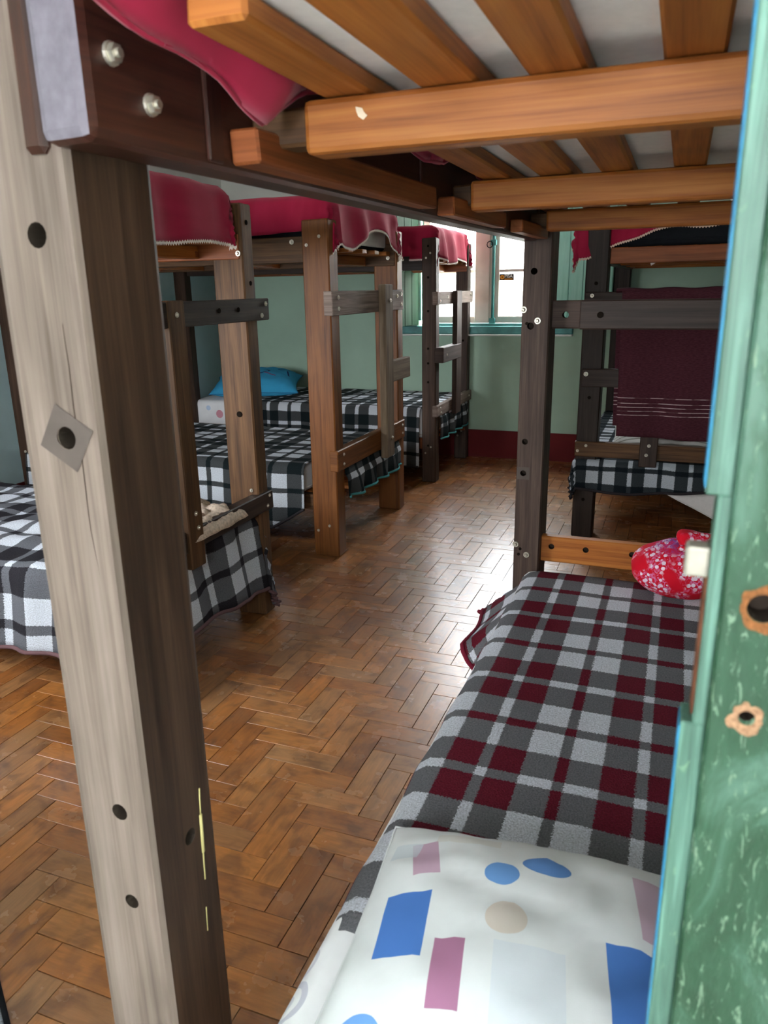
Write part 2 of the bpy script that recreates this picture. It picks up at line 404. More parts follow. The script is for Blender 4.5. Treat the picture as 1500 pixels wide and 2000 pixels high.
def tube(name, pts, r, mat, parent=None, seg=6, closed=False):
    bm = bmesh.new(); rings = []
    n = len(pts); pts = [Vector(p) for p in pts]; base = pts[0].copy()
    for i, p in enumerate(pts):
        t = (pts[min(i + 1, n - 1)] - pts[max(i - 1, 0)]).normalized()
        a = t.cross(Vector((0, 0, 1)))
        if a.length < .05: a = t.cross(Vector((1, 0, 0)))
        a.normalize(); b = t.cross(a)
        rr = r(i / (n - 1)) if callable(r) else r
        rings.append([bm.verts.new(p - base + (a * math.cos(2 * math.pi * k / seg) + b * math.sin(2 * math.pi * k / seg)) * rr) for k in range(seg)])
    for i in range(n - 1):
        for k in range(seg):
            bm.faces.new((rings[i][k], rings[i][(k + 1) % seg], rings[i + 1][(k + 1) % seg], rings[i + 1][k]))
    bm.faces.new(rings[0]); bm.faces.new(rings[-1][::-1])
    return link(name, mesh(name, bm), mat, parent, base, True)
def lace(pts, parent, mat='lace', amp=.007, name='lace_trim', w=.006, step=.013):
    """zigzag crochet edging hung along a hem"""
    P = [Vector(p) for p in pts]; out = [P[0]]
    for a, b in zip(P, P[1:]):
        n = max(1, round((b - a).length / (step / 2)))
        for i in range(1, n + 1): out.append(a.lerp(b, i / n))
    z = [p + Vector((0, 0, -(i % 2) * amp)) for i, p in enumerate(out)]
    bm = bmesh.new(); base = z[0].copy()
    rows = [[bm.verts.new(p - base + Vector((0, 0, dz)) + Vector((0, 0, 0))) for p in z] for dz in (0.003, -w)]
    back = [[bm.verts.new(v.co + Vector((-.002, .002, 0))) for v in r] for r in rows]
    for i in range(len(z) - 1):
        bm.faces.new((rows[0][i], rows[0][i + 1], rows[1][i + 1], rows[1][i]))
        bm.faces.new((back[0][i], back[1][i], back[1][i + 1], back[0][i + 1]))
        bm.faces.new((rows[1][i], rows[1][i + 1], back[1][i + 1], back[1][i]))
    return link(name, mesh(name, bm), mat, parent, base)

def solid(o, th):
    m = o.modifiers.new('thickness', 'SOLIDIFY'); m.thickness = th; m.offset = -1
def nz(*a): return noise.noise(Vector(a))
class Cloth:
    """a cloth laid over a slab x0..x1, y0..y1 at height z and hanging over its edges;
    dx0,dx1,dy0,dy1 = hanging lengths (numbers or functions of the coordinate along that edge)"""
    def __init__(s, x0, x1, y0, y1, z, dx0=0, dx1=0, dy0=0, dy1=0, r=.035, flare=.08, wave=.008, wrinkle=.004, corner=.3, seed=0, wf=11):
        s.__dict__.update(locals())
    def f(s, d, c): return d(c) if callable(d) else d
    def P(s, x, y):
        r = s.r
        ix0, ix1 = s.x0 + (r if s.dx0 else 0), s.x1 - (r if s.dx1 else 0)
        iy0, iy1 = s.y0 + (r if s.dy0 else 0), s.y1 - (r if s.dy1 else 0)
        cx = min(max(x, ix0), ix1); cy = min(max(y, iy0), iy1)
        ex, ey = x - cx, y - cy; d = math.hypot(ex, ey)
        w = s.wrinkle * (nz(x * 5, y * 5, s.seed) + .6 * nz(x * 12, y * 12, s.seed + 4))
        if d < 1e-6: return Vector((x, y, s.z + w))
        ux, uy = ex / d, ey / d
        if abs(ex) > 1e-6 and abs(ey) > 1e-6: d = max(abs(ex), abs(ey)) + s.corner * min(abs(ex), abs(ey))
        q = r * math.pi / 2
        if d < q: o, dn = r * math.sin(d / r), r * (1 - math.cos(d / r))
        else:
            fl_ = s.f(s.flare, cy); o, dn = r + fl_ * (d - q), r + (d - q) * math.sqrt(max(0, 1 - fl_ ** 2))
        along = y * abs(ux) + x * abs(uy)
        k = min(1, d / .12)
        o += s.wave * k * (math.sin(along * s.wf * 2 + 3 * nz(along * 3, s.seed, 0)) + .8 * nz(along * 9, dn * 3, s.seed))
        return Vector((cx + ux * o, cy + uy * o, s.z - dn + w))
    def build(s, name, mat, parent=None, res=.03, thick=.006, skip_corners=False):
        def axis(a0, a1, d0, d1):
            v = [('in', a0 + (a1 - a0) * i / max(1, round((a1 - a0) / res))) for i in range(max(1, round((a1 - a0) / res)) + 1)]
            k0 = max(2, round(.3 / res)) if d0 else 0; k1 = max(2, round(.3 / res)) if d1 else 0
            return [('lo', (k0 - i) / k0) for i in range(k0)] + v + [('hi', (i + 1) / k1) for i in range(k1)]
        X, Y = axis(s.x0, s.x1, s.dx0, s.dx1), axis(s.y0, s.y1, s.dy0, s.dy1)
        bm = bmesh.new(); L = bm.loops.layers.uv.new('UVMap'); g = {}; uvs = {}
        s.border = {'x0': [], 'x1': [], 'y0': [], 'y1': []}
        for i, (tx, vx) in enumerate(X):
            for j, (ty, vy) in enumerate(Y):
                xa = s.x0 if tx == 'lo' else s.x1 if tx == 'hi' else vx
                ya = s.y0 if ty == 'lo' else s.y1 if ty == 'hi' else vy
                x = xa + (-vx * s.f(s.dx0, ya) if tx == 'lo' else vx * s.f(s.dx1, ya) if tx == 'hi' else 0)
                y = ya + (-vy * s.f(s.dy0, xa) if ty == 'lo' else vy * s.f(s.dy1, xa) if ty == 'hi' else 0)
                p = s.P(x, y); v = bm.verts.new(p); g[i, j] = v; uvs[v] = (x, y)
        for i in range(len(X) - 1):
            for j in range(len(Y) - 1):
                cx = X[i][0] == 'lo' or X[i + 1][0] == 'hi'; cy = Y[j][0] == 'lo' or Y[j + 1][0] == 'hi'
                if skip_corners and cx and cy: continue
                f = bm.faces.new((g[i, j], g[i + 1, j], g[i + 1, j + 1], g[i, j + 1])); f.smooth = True
                for l in f.loops: l[L].uv = uvs[l.vert]
        okx = [i for i in range(len(X)) if not skip_corners or X[i][0] == 'in']; oky = [j for j in range(len(Y)) if not skip_corners or Y[j][0] == 'in']
        s.border['x0'] = [g[0, j].co.copy() for j in oky]; s.border['x1'] = [g[len(X) - 1, j].co.copy() for j in oky]
        s.border['y0'] = [g[i, 0].co.copy() for i in okx]; s.border['y1'] = [g[i, len(Y) - 1].co.copy() for i in okx]
        for v in [v for v in bm.verts if not v.link_faces]: bm.verts.remove(v)
        base = Vector(((s.x0 + s.x1) / 2, (s.y0 + s.y1) / 2, s.z))
        for v in bm.verts: v.co -= base
        me = bpy.data.meshes.new(name); bm.to_mesh(me); bm.free()
        o = link(name, me, mat, parent, base)
        if thick: solid(o, thick)
        return o

def mattress(x0, x1, y0, y1, z0, z1, mat, label, r=.035):
    bm = bmesh.new(); bmesh.ops.create_cube(bm, size=1)
    c = Vector(((x0 + x1) / 2, (y0 + y1) / 2, (z0 + z1) / 2)); d = (x1 - x0, y1 - y0, z1 - z0)
    for v in bm.verts: v.co = Vector((v.co.x * d[0], v.co.y * d[1], v.co.z * d[2]))
    bmesh.ops.bevel(bm, geom=list(bm.edges), offset=r, segments=3, affect='EDGES', profile=.5)
    L = bm.loops.layers.uv.new('UVMap')
    for f in bm.faces:
        for l in f.loops: 
            p = l.vert.co + c; l[L].uv = (p.x, p.y - (z1 - p.z) if abs(f.normal.y) > .3 else p.y)
    o = link('mattress', mesh('mattress', bm), mat, None, c, True)
    # piping round the lower edge
    e = .012; zb = z0 + .03
    pts = [(x0 + r, y0 - .001, zb), (x1 - r, y0 - .001, zb), (x1 + .001, y0 + r, zb), (x1 + .001, y1 - r, zb), (x1 - r, y1 + .001, zb), (x0 + r, y1 + .001, zb), (x0 - .001, y1 - r, zb), (x0 - .001, y0 + r, zb), (x0 + r, y0 - .001, zb)]
    tube('piping', pts, .004, mat if mat == 'black_cloth' else 'white_cloth', o, 5)
    return tag(o, label, 'mattress')

# ------------------------------------------------------------------ room shell
XL, XR, YB, YF, ZC = -3.78, 0.62, 6.02, 0.45, 2.75
WT = .22
def wall(name, boxes, mat='wall', parent=None):
    bm = bmesh.new()
    for p0, p1 in boxes:
        c = (Vector(p0) + Vector(p1)) / 2; d = Vector(p1) - Vector(p0)
        bmesh.ops.create_cube(bm, size=1, matrix=Matrix.Translation(c) @ Matrix.Diagonal((*d, 1)))
    return tag(link(name, mesh(name, bm), mat, parent), kind='structure')
wx0, wx1, wz0, wz1 = -2.015, -0.905, 1.05, 2.3
wall('wall_back', [((XL - WT, YB, 0), (wx0, YB + WT, ZC)), ((wx1, YB, 0), (XR + WT, YB + WT, ZC)), ((wx0, YB, 0), (wx1, YB + WT, wz0)), ((wx0, YB, wz1), (wx1, YB + WT, ZC))])
wall('wall_left', [((XL - WT, YF, 0), (XL, YB, ZC))], 'wall_skylit')
wall('wall_right', [((XR, YF, 0), (XR + WT, YB, ZC))])
# front wall: doorway (the right leaf is shut, the left one open to the outside) and a window by the first left bed
fx0, fx1, fz0, fz1 = -3.3, -2.15, .95, 2.05
dx0, dx1, dz1 = -0.98, 0.60, 2.25
wall('wall_front', [((XL - WT, YF - WT, 0), (fx0, YF, ZC)), ((fx1, YF - WT, 0), (dx0, YF, ZC)), ((dx1, YF - WT, 0), (XR + WT, YF, ZC)),
                    ((fx0, YF - WT, 0), (fx1, YF, fz0)), ((fx0, YF - WT, fz1), (fx1, YF, ZC)), ((dx0, YF - WT, dz1), (dx1, YF, ZC))])
wall('ceiling', [((XL - WT, YF - WT, ZC), (XR + WT, YB + WT, ZC + .1))], 'ceiling')
wall('baseboard_back', [((XL, YB - .012, 0), (XR, YB, .225))], 'maroon_band')
wall('baseboard_left', [((XL, YF, 0), (XL + .012, YB - .012, .225))], 'maroon_band')
wall('baseboard_right', [((XR - .012, YF, 0), (XR, YB - .012, .225))], 'maroon_band')
# front window (behind the photographer's left shoulder)
w2 = tag(empty('window_2', (-2.75, YF - .1, fz0)), kind='structure')
for x in (fx0 + .03, -2.75, fx1 - .03): beam('stile', w2, 'cream_paint', (x - .03, YF - .13, fz0), (x + .03, YF - .09, fz1))
for z in (fz0 + .03, 1.6, fz1 - .03): beam('rail', w2, 'cream_paint', (fx0, YF - .125, z - .025), (fx1, YF - .095, z + .025))

# floor: herringbone parquet laid square to the room
fl = wall('floor', [((XL - WT, YF - WT, -.12), (XR + WT, YB + WT, -.006))], 'subfloor')
BW, BLn = .0743, .223
def board_bm(d):
    bm = bmesh.new(); bmesh.ops.create_cube(bm, size=1)
    for v in bm.verts: v.co = Vector((v.co.x * d[0], v.co.y * d[1], v.co.z * d[2]))
    top = [e for e in bm.edges if all(v.co.z > 0 for v in e.verts)]
    bmesh.ops.bevel(bm, geom=top, offset=.0004, segments=1, affect='EDGES')
    bm.normal_update(); return bm
gap = .0021
bm = board_bm((BLn - gap, BW - gap, .008)); uv_long(bm, 0)
board_me = mesh('board', bm); board_me.materials.append(M['parquet'])
ax, ay = -.767, 1.183
full, rest = [], []
for m_ in range(-30, 31):
    for k_ in range(-45, 60):
        for typ in 'AB':
            if typ == 'B': u0, u1, v0, v1 = k_, k_ + 1, -k_, -k_ + 3
            else: u0, u1, v0, v1 = k_ - 2, k_ + 1, -k_ - 1, -k_
            x0, x1 = ax + (u0 + 3 * m_) * BW, ax + (u1 + 3 * m_) * BW; y0, y1 = ay + (v0 + 3 * m_) * BW, ay + (v1 + 3 * m_) * BW
            if x1 < XL + .01 or x0 > XR - .01 or y1 < YF - WT or y0 > YB - .01: continue
            cl = (max(x0, XL + .001), min(x1, XR - .001), max(y0, YF - WT), min(y1, YB - .001))
            cx, cy = (x0 + x1) / 2, (y0 + y1) / 2
            whole = cl == (x0, x1, y0, y1)
            seen = cx < -.36 and cx / cy > -1.5 and not (cx < -1.72 and cy > 1.85) and cy > .62 and not (cx < -.52 and cy < .8 and cx > -.7)
            if whole and seen: full.append((math.hypot(cx, cy), cx, cy, typ))
            else: rest.append(cl + (typ,))
full.sort()
for d, cx, cy, typ in full[300:]:
    h = (BLn / 2, BW / 2) if typ == 'A' else (BW / 2, BLn / 2)
    rest.append((cx - h[0], cx + h[0], cy - h[1], cy + h[1], typ))
for d, cx, cy, typ in full[:300]:
    o = bpy.data.objects.new('board', board_me); COL.objects.link(o); o.parent = fl
    o.location = (cx, cy, -.004 + random.uniform(-.0005, .0005))
    o.rotation_euler = (random.uniform(-.002, .002), random.uniform(-.002, .002), 0 if typ == 'A' else R(90))
bm = bmesh.new(); L = bm.loops.layers.uv.new('UVMap')
for x0, x1, y0, y1, typ in rest:
    g = gap / 2; e = .0004; zt, zb = random.uniform(-.0004, .0004), -.008; zc = zt - .0004
    x0 += g; x1 -= g; y0 += g; y1 -= g
    if x1 - x0 < .004 or y1 - y0 < .004: continue
    lo = [bm.verts.new(p) for p in ((x0, y0, zb), (x1, y0, zb), (x1, y1, zb), (x0, y1, zb))]
    md = [bm.verts.new(p) for p in ((x0, y0, zc), (x1, y0, zc), (x1, y1, zc), (x0, y1, zc))]
    hi = [bm.verts.new(p) for p in ((x0 + e, y0 + e, zt), (x1 - e, y0 + e, zt), (x1 - e, y1 - e, zt), (x0 + e, y1 - e, zt))]
    fs = [bm.faces.new(hi)] + [bm.faces.new((a[i], a[(i + 1) % 4], b[(i + 1) % 4], b[i])) for a, b in ((lo, md), (md, hi)) for i in range(4)]
    for f in fs:
        for l in f.loops:
            p = l.vert.co; l[L].uv = (p.x - x0, p.y - y0) if typ == 'A' else (p.y - y0, p.x - x0)
o = link('parquet', mesh('parquet', bm), 'parquet_far', fl); o['kind'] = 'stuff'

# unseen walls and ceiling added to cut doorway light; their opening sets the fill
cy0 = -1.5
wall('wall_light_block', [((-1.85, cy0 - .15, -.02), (-.68, cy0, 2.6)), ((-.02, cy0 - .15, -.02), (1.6, cy0, 2.6)), ((-.68, cy0 - .15, -.02), (-.02, cy0, 1.24)), ((-.68, cy0 - .15, 1.86), (-.02, cy0, 2.6)),
                       ((-1.85, cy0, -.02), (-1.7, YF - WT, 2.6)), ((1.5, cy0, -.02), (1.65, YF - WT, 2.6))], 'ceiling')
wall('ceiling_light_block', [((-1.85, cy0 - .15, 2.6), (1.65, YF - WT, 2.7))], 'ceiling')
# outside: paving on both sides and a whitewashed neighbour wall opposite the back window
wall('floor_outside', [((-8, -6, -.14), (6, YF - WT, -.02)), ((-8, YB + WT, -.14), (6, 12, -.02))], 'stone')
nb = empty('garden_wall', (-1.5, 9.6, -.02), 'sunlit whitewashed wall outside, opposite the back window', 'wall')
beam('wall_body', nb, 'outside_wall', (-6, 9.6, -.02), (3, 9.8, 2.35), .01)
beam('coping', nb, 'outside_wall', (-6, 9.55, 2.35), (3, 9.85, 2.42), .01)

# ------------------------------------------------------------------ back window
w1 = tag(empty('window_1', (-1.46, YB + .05, wz0)), kind='structure')
fy0, fy1 = YB + .045, YB + .085
# teal frame round the opening; left jamb paler, with daylight put into its colour
beam('frame', w1, 'shutter_teal', (wx0, YB - .012, wz0 + .05), (wx0 + .04, YB + .10, wz1))
beam('frame', w1, 'teal_paint', (wx1 - .04, YB - .012, wz0 + .05), (wx1, YB + .10, wz1))
beam('frame', w1, 'teal_paint', (wx0, YB - .012, wz1 - .04), (wx1, YB + .10, wz1))
sill = beam('sill', w1, 'teal_paint', (-2.19, YB - .05, .995), (-.76, YB + .10, 1.056), .006)
beam('apron', w1, 'ceiling', (-2.19, YB - .085, .982), (-.76, YB, .996), .002)  # ledge made white, putting the daylight on its top into the colour
beam('threshold', w1, 'teal_paint', (wx0 + .04, YB - .005, 1.056), (wx1 - .04, YB + .10, 1.075), .003)
def sash(x0, x1, dy, stl, str_):
    a = fy0 + dy; b = fy1 + dy; zb, zt = 1.078, wz1 - .045
    s_ = beam('sash', w1, 'cream_paint', (x0, a, zb), (x1, b, zb + .052))
    beam('stile', s_, 'cream_paint', (x0, a, zb), (x0 + stl, b, zt)); beam('stile', s_, 'cream_paint', (x1 - str_, a, zb), (x1, b, zt))
    beam('top_rail', s_, 'cream_paint', (x0, a, zt - .05), (x1, b, zt))
    zs = [zb + .052, 1.472, 1.87, zt - .05]
    for z in zs[1:-1]: beam('glazing_bar', s_, 'cream_paint', (x0 + stl, a + .008, z - .011), (x1 - str_, b - .004, z + .011), .003)
    for k in range(3):
        e = .011
        beam('pane', s_, 'glass', (x0 + stl - .004, a + .02, zs[k] + (e if k else 0)), (x1 - str_ + .004, a + .024, zs[k + 1] - (e if k < 2 else 0)), 0, jit=0)
    return s_
sL = sash(wx0 + .042, -1.385, 0, .055, .06)
sR = sash(-1.383, wx1 - .042, 0, .03, .055)
beam('cover_strip', sL, 'cream_paint', (-1.545, fy0 - .02, 1.08), (-1.425, fy0, wz1 - .05), .006)
rod = tube('window_bolt', [(-1.398, fy0 - .016, 1.085), (-1.398, fy0 - .016, 2.2)], .012, 'teal_paint', w1, 8)
beam('keeper', rod, 'teal_paint', (-1.42, fy0 - .034, 1.07), (-1.376, fy0, 1.115), .003)
beam('guide', rod, 'teal_paint', (-1.42, fy0 - .034, 1.66), (-1.376, fy0, 1.70), .003)
ring = [(-1.425 + .022 * math.cos(t / 12 * 6.283), fy0 - .04, 1.665 + .024 * math.sin(t / 12 * 6.283)) for t in range(13)]
tube('latch_ring', ring, .0035, 'hole', rod, 5)
# sticker on the right-hand pane: PISA
st = empty('sticker', (0, 0, 0)); st.parent = w1; st.location = Vector((-1.30, fy0 + .017, 1.425)) - base_of(w1)
beam('backing', st, 'sticker', (-1.354, fy0 + .017, 1.398), (-1.242, fy0 + .0185, 1.447), 0, jit=0)
def disc(name, parent, mat, c, r, y):
    bm = bmesh.new(); bmesh.ops.create_cone(bm, cap_ends=True, segments=16, radius1=r, radius2=r, depth=.0012)
    bmesh.ops.transform(bm, matrix=Matrix.Rotation(R(90), 4, 'X'), verts=bm.verts)
    return link(name, mesh(name, bm), mat, parent, (c[0], y, c[1]))
em = disc('emblem', st, 'sticker_orange', (-1.334, 1.423), .016, fy0 + .0164)
bm = bmesh.new()
vs = [bm.verts.new((x, 0, z)) for x, z in ((.004, .013), (-.008, -.001), (-.001, -.001), (-.005, -.013), (.008, .003), (.001, .003))]
bm.faces.new(vs); g = bmesh.ops.extrude_face_region(bm, geom=list(bm.faces)); bmesh.ops.translate(bm, vec=(0, .0006, 0), verts=[v for v in g['geom'] if isinstance(v, bmesh.types.BMVert)])
link('flash', mesh('flash', bm), 'sticker', None, (-1.334, fy0 + .0155, 1.423)).parent = em
em.children[0].location = Vector((-1.334, fy0 + .0155, 1.423)) - base_of(em)
def text(body, parent, size, pos, mat):
    c = bpy.data.curves.new('text', 'FONT'); c.body = body; c.size = size; c.extrude = .0004; c.align_x = 'LEFT'; c.offset = size * .035
    t = bpy.data.objects.new('tmp', c); COL.objects.link(t); bpy.context.view_layer.update()
    dg = bpy.context.evaluated_depsgraph_get(); me = bpy.data.meshes.new_from_object(t.evaluated_get(dg), depsgraph=dg)
    bpy.data.objects.remove(t); me.materials.clear(); me.transform(Matrix.Rotation(R(90), 4, 'X'))
    return link('lettering', me, mat, parent, pos)
text('PISA', st, .034, (-1.317, fy0 + .0162, 1.4195), 'sticker_white')
beam('underline', st, 'sticker_orange', (-1.316, fy0 + .0163, 1.405), (-1.252, fy0 + .0172, 1.412), 0, jit=0)
# shutters, folded back into the room
def shutter(hx, ang, mat, planks, w):
    r = empty('shutter', (0, 0, 0)); r.parent = w1; r.location = Vector((hx, YB - .02, 1.06)) - base_of(w1); r.rotation_euler = (0, 0, ang)
    pw = w / planks
    for i in range(planks):
        bm = box_bm((pw - .003, .022, 1.2), .003, .0006); uv_long(bm, 2)
        p = link('plank', mesh('plank', bm), mat, None); p.parent = r; p.location = (pw * (i + .5), 0, .605)
    for z in (.18, 1.02):
        bm = box_bm((w * .94, .02, .07), .003); uv_long(bm, 0)
        p = link('ledge', mesh('ledge', bm), mat, None); p.parent = r; p.location = (w / 2, .02 if mat == 'shutter_teal' else -.02, z)
    return r
shutter(wx0 + .01, R(-97), 'shutter_green', 4, .50)
shutter(wx1 - .005, R(-20), 'shutter_teal', 4, .46)

# ------------------------------------------------------------------ the green door leaf (shut, right-hand leaf)
d1 = tag(empty('door_1', (.3, .45, 0)), kind='structure')
leaf = beam('leaf', d1, 'door_paint', (.036, .45, .01), (.595, .482, 2.24), .002, [((.0585, .45, 1.170), 'y', .0088, .02), ((.0570, .45, 1.101), 'y', .0048, .02)], jit=0)
for z0, z1 in ((.01, 1.0855), (1.2335, 2.24)):
    e = beam('edge_strip', d1, 'door_edge', (.0215, .455, z0), (.0362, .482, z1), .0012, jit=0)
    beam('painted_edge', e, 'blue_paint', (.0207, .4566, z0 + .004), (.0215, .4805, z1 - .004), 0, jit=0)
e = beam('edge_strip', d1, 'door_edge', (.0282, .455, 1.085), (.0362, .482, 1.234), .0008, jit=0)
lock = beam('lock_plate', d1, 'rust', (.0266, .4585, 1.09), (.0282, .4795, 1.20), .0004, jit=0)
beam('latch_bolt', lock, 'steel', (.0142, .4575, 1.1815), (.0285, .4725, 1.2010), .0022, jit=0, seg=2)
def ringpatch(name, c, r0, r1, mat, y, jag, seed):
    bm = bmesh.new(); n = 28; a, b = [], []
    for i in range(n):
        t = i / n * 6.283; j = r1 * (1 + jag * nz(math.cos(t) * 1.7, math.sin(t) * 1.7, seed))
        a.append(bm.verts.new((r0 * math.cos(t), 0, r0 * math.sin(t)))); b.append(bm.verts.new((j * math.cos(t), .0003, j * math.sin(t) * 1.12)))
    for i in range(n): bm.faces.new((a[i], b[i], b[(i + 1) % n], a[(i + 1) % n]))
    return link(name, mesh(name, bm), mat, leaf, (c[0], y, c[1]))
M['bare_wood'] = plain('bare_wood_chip', (.22, .085, .028), .8, .2, 0, .5, 300)
M['bare_pale'] = plain('pale_wood_chip', (.34, .19, .11), .8, .2, 0, .5, 300)
ringpatch('bare_wood', (.0585, 1.170), .0088, .0125, 'bare_wood', .4494, .3, 3)
ringpatch('bare_wood', (.0575, 1.0985), .0048, .0098, 'bare_pale', .4494, .55, 14)
beam('floor_threshold', d1, 'stone', (dx0, YF - .18, -.006), (dx1, YF, .006), .003)

# ------------------------------------------------------------------ bunk beds
def bunk(name, orient, l0, l1, w0, w1, pl, pw, top, rail_z, mats, label, slat_n=5):
    """l = along the bed, w = across it; the foot end is l1 for 'x' beds, l0 for 'y' beds"""
    def pt(l, w, z): return (l, w, z) if orient == 'x' else (w, l, z)
    bed = empty(name, pt((l0 + l1) / 2, (w0 + w1) / 2, 0), label, 'bunk bed', 'home-made timber bunk beds')
    B = lambda n, m, a, b, par=bed, **k: beam(n, par, m, pt(*a), pt(*b), **k)
    P = {}
    for e, (a, b) in (('lo', (l0, l0 + pl)), ('hi', (l1 - pl, l1))):
        for f, (c, d) in (('n', (w0, w0 + pw)), ('f', (w1 - pw, w1))):
            P[e + f] = B('post', mats.get('post_' + e + f, mats['post']), (a, c, 0), (b, d, top), bevel=.006, jit=.002)
    rz0, rz1 = rail_z
    for key, (c, d) in (('n', (w0 + pw - .045, w0 + pw + .005)), ('f', (w1 - pw - .005, w1 - pw + .045))):
        r = B('side_rail', mats.get('rail_' + key, mats['rail']), (l0 + .012, c, rz0), (l1 - .012, d, rz1), bevel=.003)
        P['rail_' + key] = r
        ww = (d, d + .028) if key == 'n' else (c - .028, c)
        for q in (.16, .5, .84):
            lm = l0 + (l1 - l0) * q
            B('cleat', 'redwood', (lm - .15, ww[0], rz0 + .008), (lm + .15, ww[1], rz0 + .033), r, bevel=.003)
        B('side_rail', mats['rail'], (l0 + .012, c, .235), (l1 - .012, d, .315), bevel=.003)
    wi0, wi1 = w0 + pw + .006, w1 - pw - .006
    for zb in (rz0 + .004, .24):
        for q in (.1, .37, .63, .9):
            lm = l0 + (l1 - l0) * q
            B('cross_rail', 'orange', (lm - .022, wi0, zb), (lm + .022, wi1, zb + .05), bevel=.004)
        for k in range(slat_n):
            wm = wi0 + .05 + (wi1 - wi0 - .1) * k / (slat_n - 1)
            B('slat', 'orange', (l0 + .03, wm - .032, zb + .05), (l1 - .03, wm + .032, zb + .072), bevel=.003)
    bed_parts[name + label[:6]] = P
    P['bed'] = bed; P['B'] = B; P['pt'] = pt
    return P
bed_parts = {}
XF, XH = -1.57, -3.68
# --- left row, first bed (nearest) ---
b1 = bunk('bunk_bed', 'x', XH, XF, 1.755, 2.70, .136, .085, 1.668, (1.468, 1.558), {'post': 'dark_post', 'rail': 'redwood', 'post_hif': 'brown', 'rail_n': 'brown'},
          'brown bunk bed nearest in the left row, with dark brown ladder rails')
B = b1['B']
r = B('ladder_rail', 'espresso', (XF - .02, 1.75, 1.238), (XF + .018, 2.765, 1.322)); 
for y, z in ((2.735, 1.302), (2.70, 1.258)): bolt(r, (XF + .018, y, z), '+x', .010)
for y in (2.40, 2.53): hole_mark(r, (XF + .0175, y, 1.285), '+x', .009)
r = B('ladder_rail', 'espresso', (XF - .035, 1.75, .462), (XF + .012, 2.715, .542))
for y, z in ((2.685, .525), (2.665, .485), (2.44, .505)): bolt(r, (XF + .012, y, z), '+x', .008)
u = B('ladder_upright', 'brown', (XF - .018, 2.095, .40), (XF + .026, 2.18, 1.325))
for z, y in ((1.28, 2.135), (.60, 2.14), (.545, 2.15)): bolt(u, (XF + .026, y, z), '+x', .009)
for x, z in ((-1.611, 1.539), (-1.585, 1.488)): bolt(b1['rail_f'], (x, 2.61, z), '-y', .011)
hole_mark(b1['hif'], (-1.632, 2.614, .875), '-y', .012); hole_mark(b1['hif'], (XF + .0005, 2.655, 1.60), '+x', .009); hole_mark(b1['hif'], (XF + .0005, 2.66, 1.38), '+x', .009)
bolt(b1['hif'], (-1.60, 2.614, .56), '-y', .008)
# --- left row, second bed ---
b2 = bunk('bunk_bed', 'x', XH, XF, 3.39, 4.42, .142, .10, 1.668, (1.478, 1.60), {'post': 'tan', 'rail': 'brown', 'post_lon': 'dark_post', 'rail_f': 'brown'},
          'honey brown bunk bed amid the left row, with a weathered grey ladder upright')
B = b2['B']
r = B('ladder_rail', 'pale', (XF - .035, 3.386, 1.23), (XF + .012, 4.40, 1.345))
for y, z in ((3.455, 1.315), (3.455, 1.262), (4.36, 1.32), (4.36, 1.262), (4.29, 1.31)): bolt(r, (XF + .012, y, z), '+x', .010)
r = B('ladder_rail', 'tan', (XF - .035, 3.386, .46), (XF + .012, 4.40, .57))
for y, z in ((3.46, .54), (3.46, .49), (4.36, .54), (4.36, .49)): bolt(r, (XF + .012, y, z), '+x', .009)
u = B('ladder_upright', 'grey_tan', (XF + .012, 3.985, .41), (XF + .055, 4.10, 1.375))
for z in (1.29, .52): bolt(u, (XF + .055, 4.06, z), '+x', .011)
B('rung', 'grey_tan', (XF + .010, 4.085, .835), (XF + .048, 4.41, .955), bevel=.003)
for x, z in ((-1.685, 1.555), (-1.618, 1.592), (-1.685, .14), (-1.62, .17)): bolt(b2['hin'], (x, 3.39, z), '-y', .008)
bolt(b2['rail_f'], (-1.622, 4.315, 1.522), '-y', .011); bolt(b2['rail_n'], (-1.79, 3.445, 1.575), '-y', .012)
bolt(b2['lon'], (-3.585, 3.39, .475), '-y', .009); bolt(b2['lon'], (-3.63, 3.39, .445), '-y', .009)
# --- left row, third bed, along the back wall ---
b3 = bunk('bunk_bed', 'x', XH + .02, XF + .01, 5.06, 5.985, .10, .085, 1.672, (1.468, 1.56), {'post': 'dark_post', 'rail': 'redwood', 'rail_n': 'espresso', 'post_hif': 'mid_post'},
          'dark brown bunk bed farthest in the left row, along the back wall')
B = b3['B']; X3 = XF + .01
r = B('ladder_rail', 'pale', (X3 - .02, 5.04, 1.24), (X3 + .02, 5.98, 1.326))
for y, z in ((5.10, 1.265), (5.28, 1.29), (5.90, 1.30)): bolt(r, (X3 + .02, y, z), '+x', .009)
r = B('ladder_rail', 'pale', (X3 - .02, 5.04, .478), (X3 + .02, 5.98, .558))
for y, z in ((5.11, .535), (5.13, .50), (5.9, .52)): bolt(r, (X3 + .02, y, z), '+x', .009)
B('ladder_upright', 'mid_post', (X3 + .02, 5.40, .45), (X3 + .055, 5.53, 1.33))
r = B('rung', 'mid_post', (X3 - .005, 5.045, .855), (X3 + .06, 5.50, .958))
bolt(r, (X3 + .06, 5.13, .905), '+x', .009)
for z in (1.62, 1.42, 1.20, .95, .85, .72, .27): hole_mark(b3['hin'], (-1.615, 5.0595, z), '-y', .008)
for x, z in ((-1.63, 1.545), (-1.60, 1.575), (-1.635, .215), (-1.595, .26)): bolt(b3['hin'], (x, 5.06, z), '-y', .007)
bolt(b3['rail_f'], (-1.66, 5.895, 1.53), '-y', .012)
for x, z in ((-1.72, 1.58), (-1.70, 1.55)): bolt(b3['rail_n'], (x, 5.10, z), '-y', .012)
hole_mark(b3['hif'], (-1.595, 5.899, .95), '-y', .009)
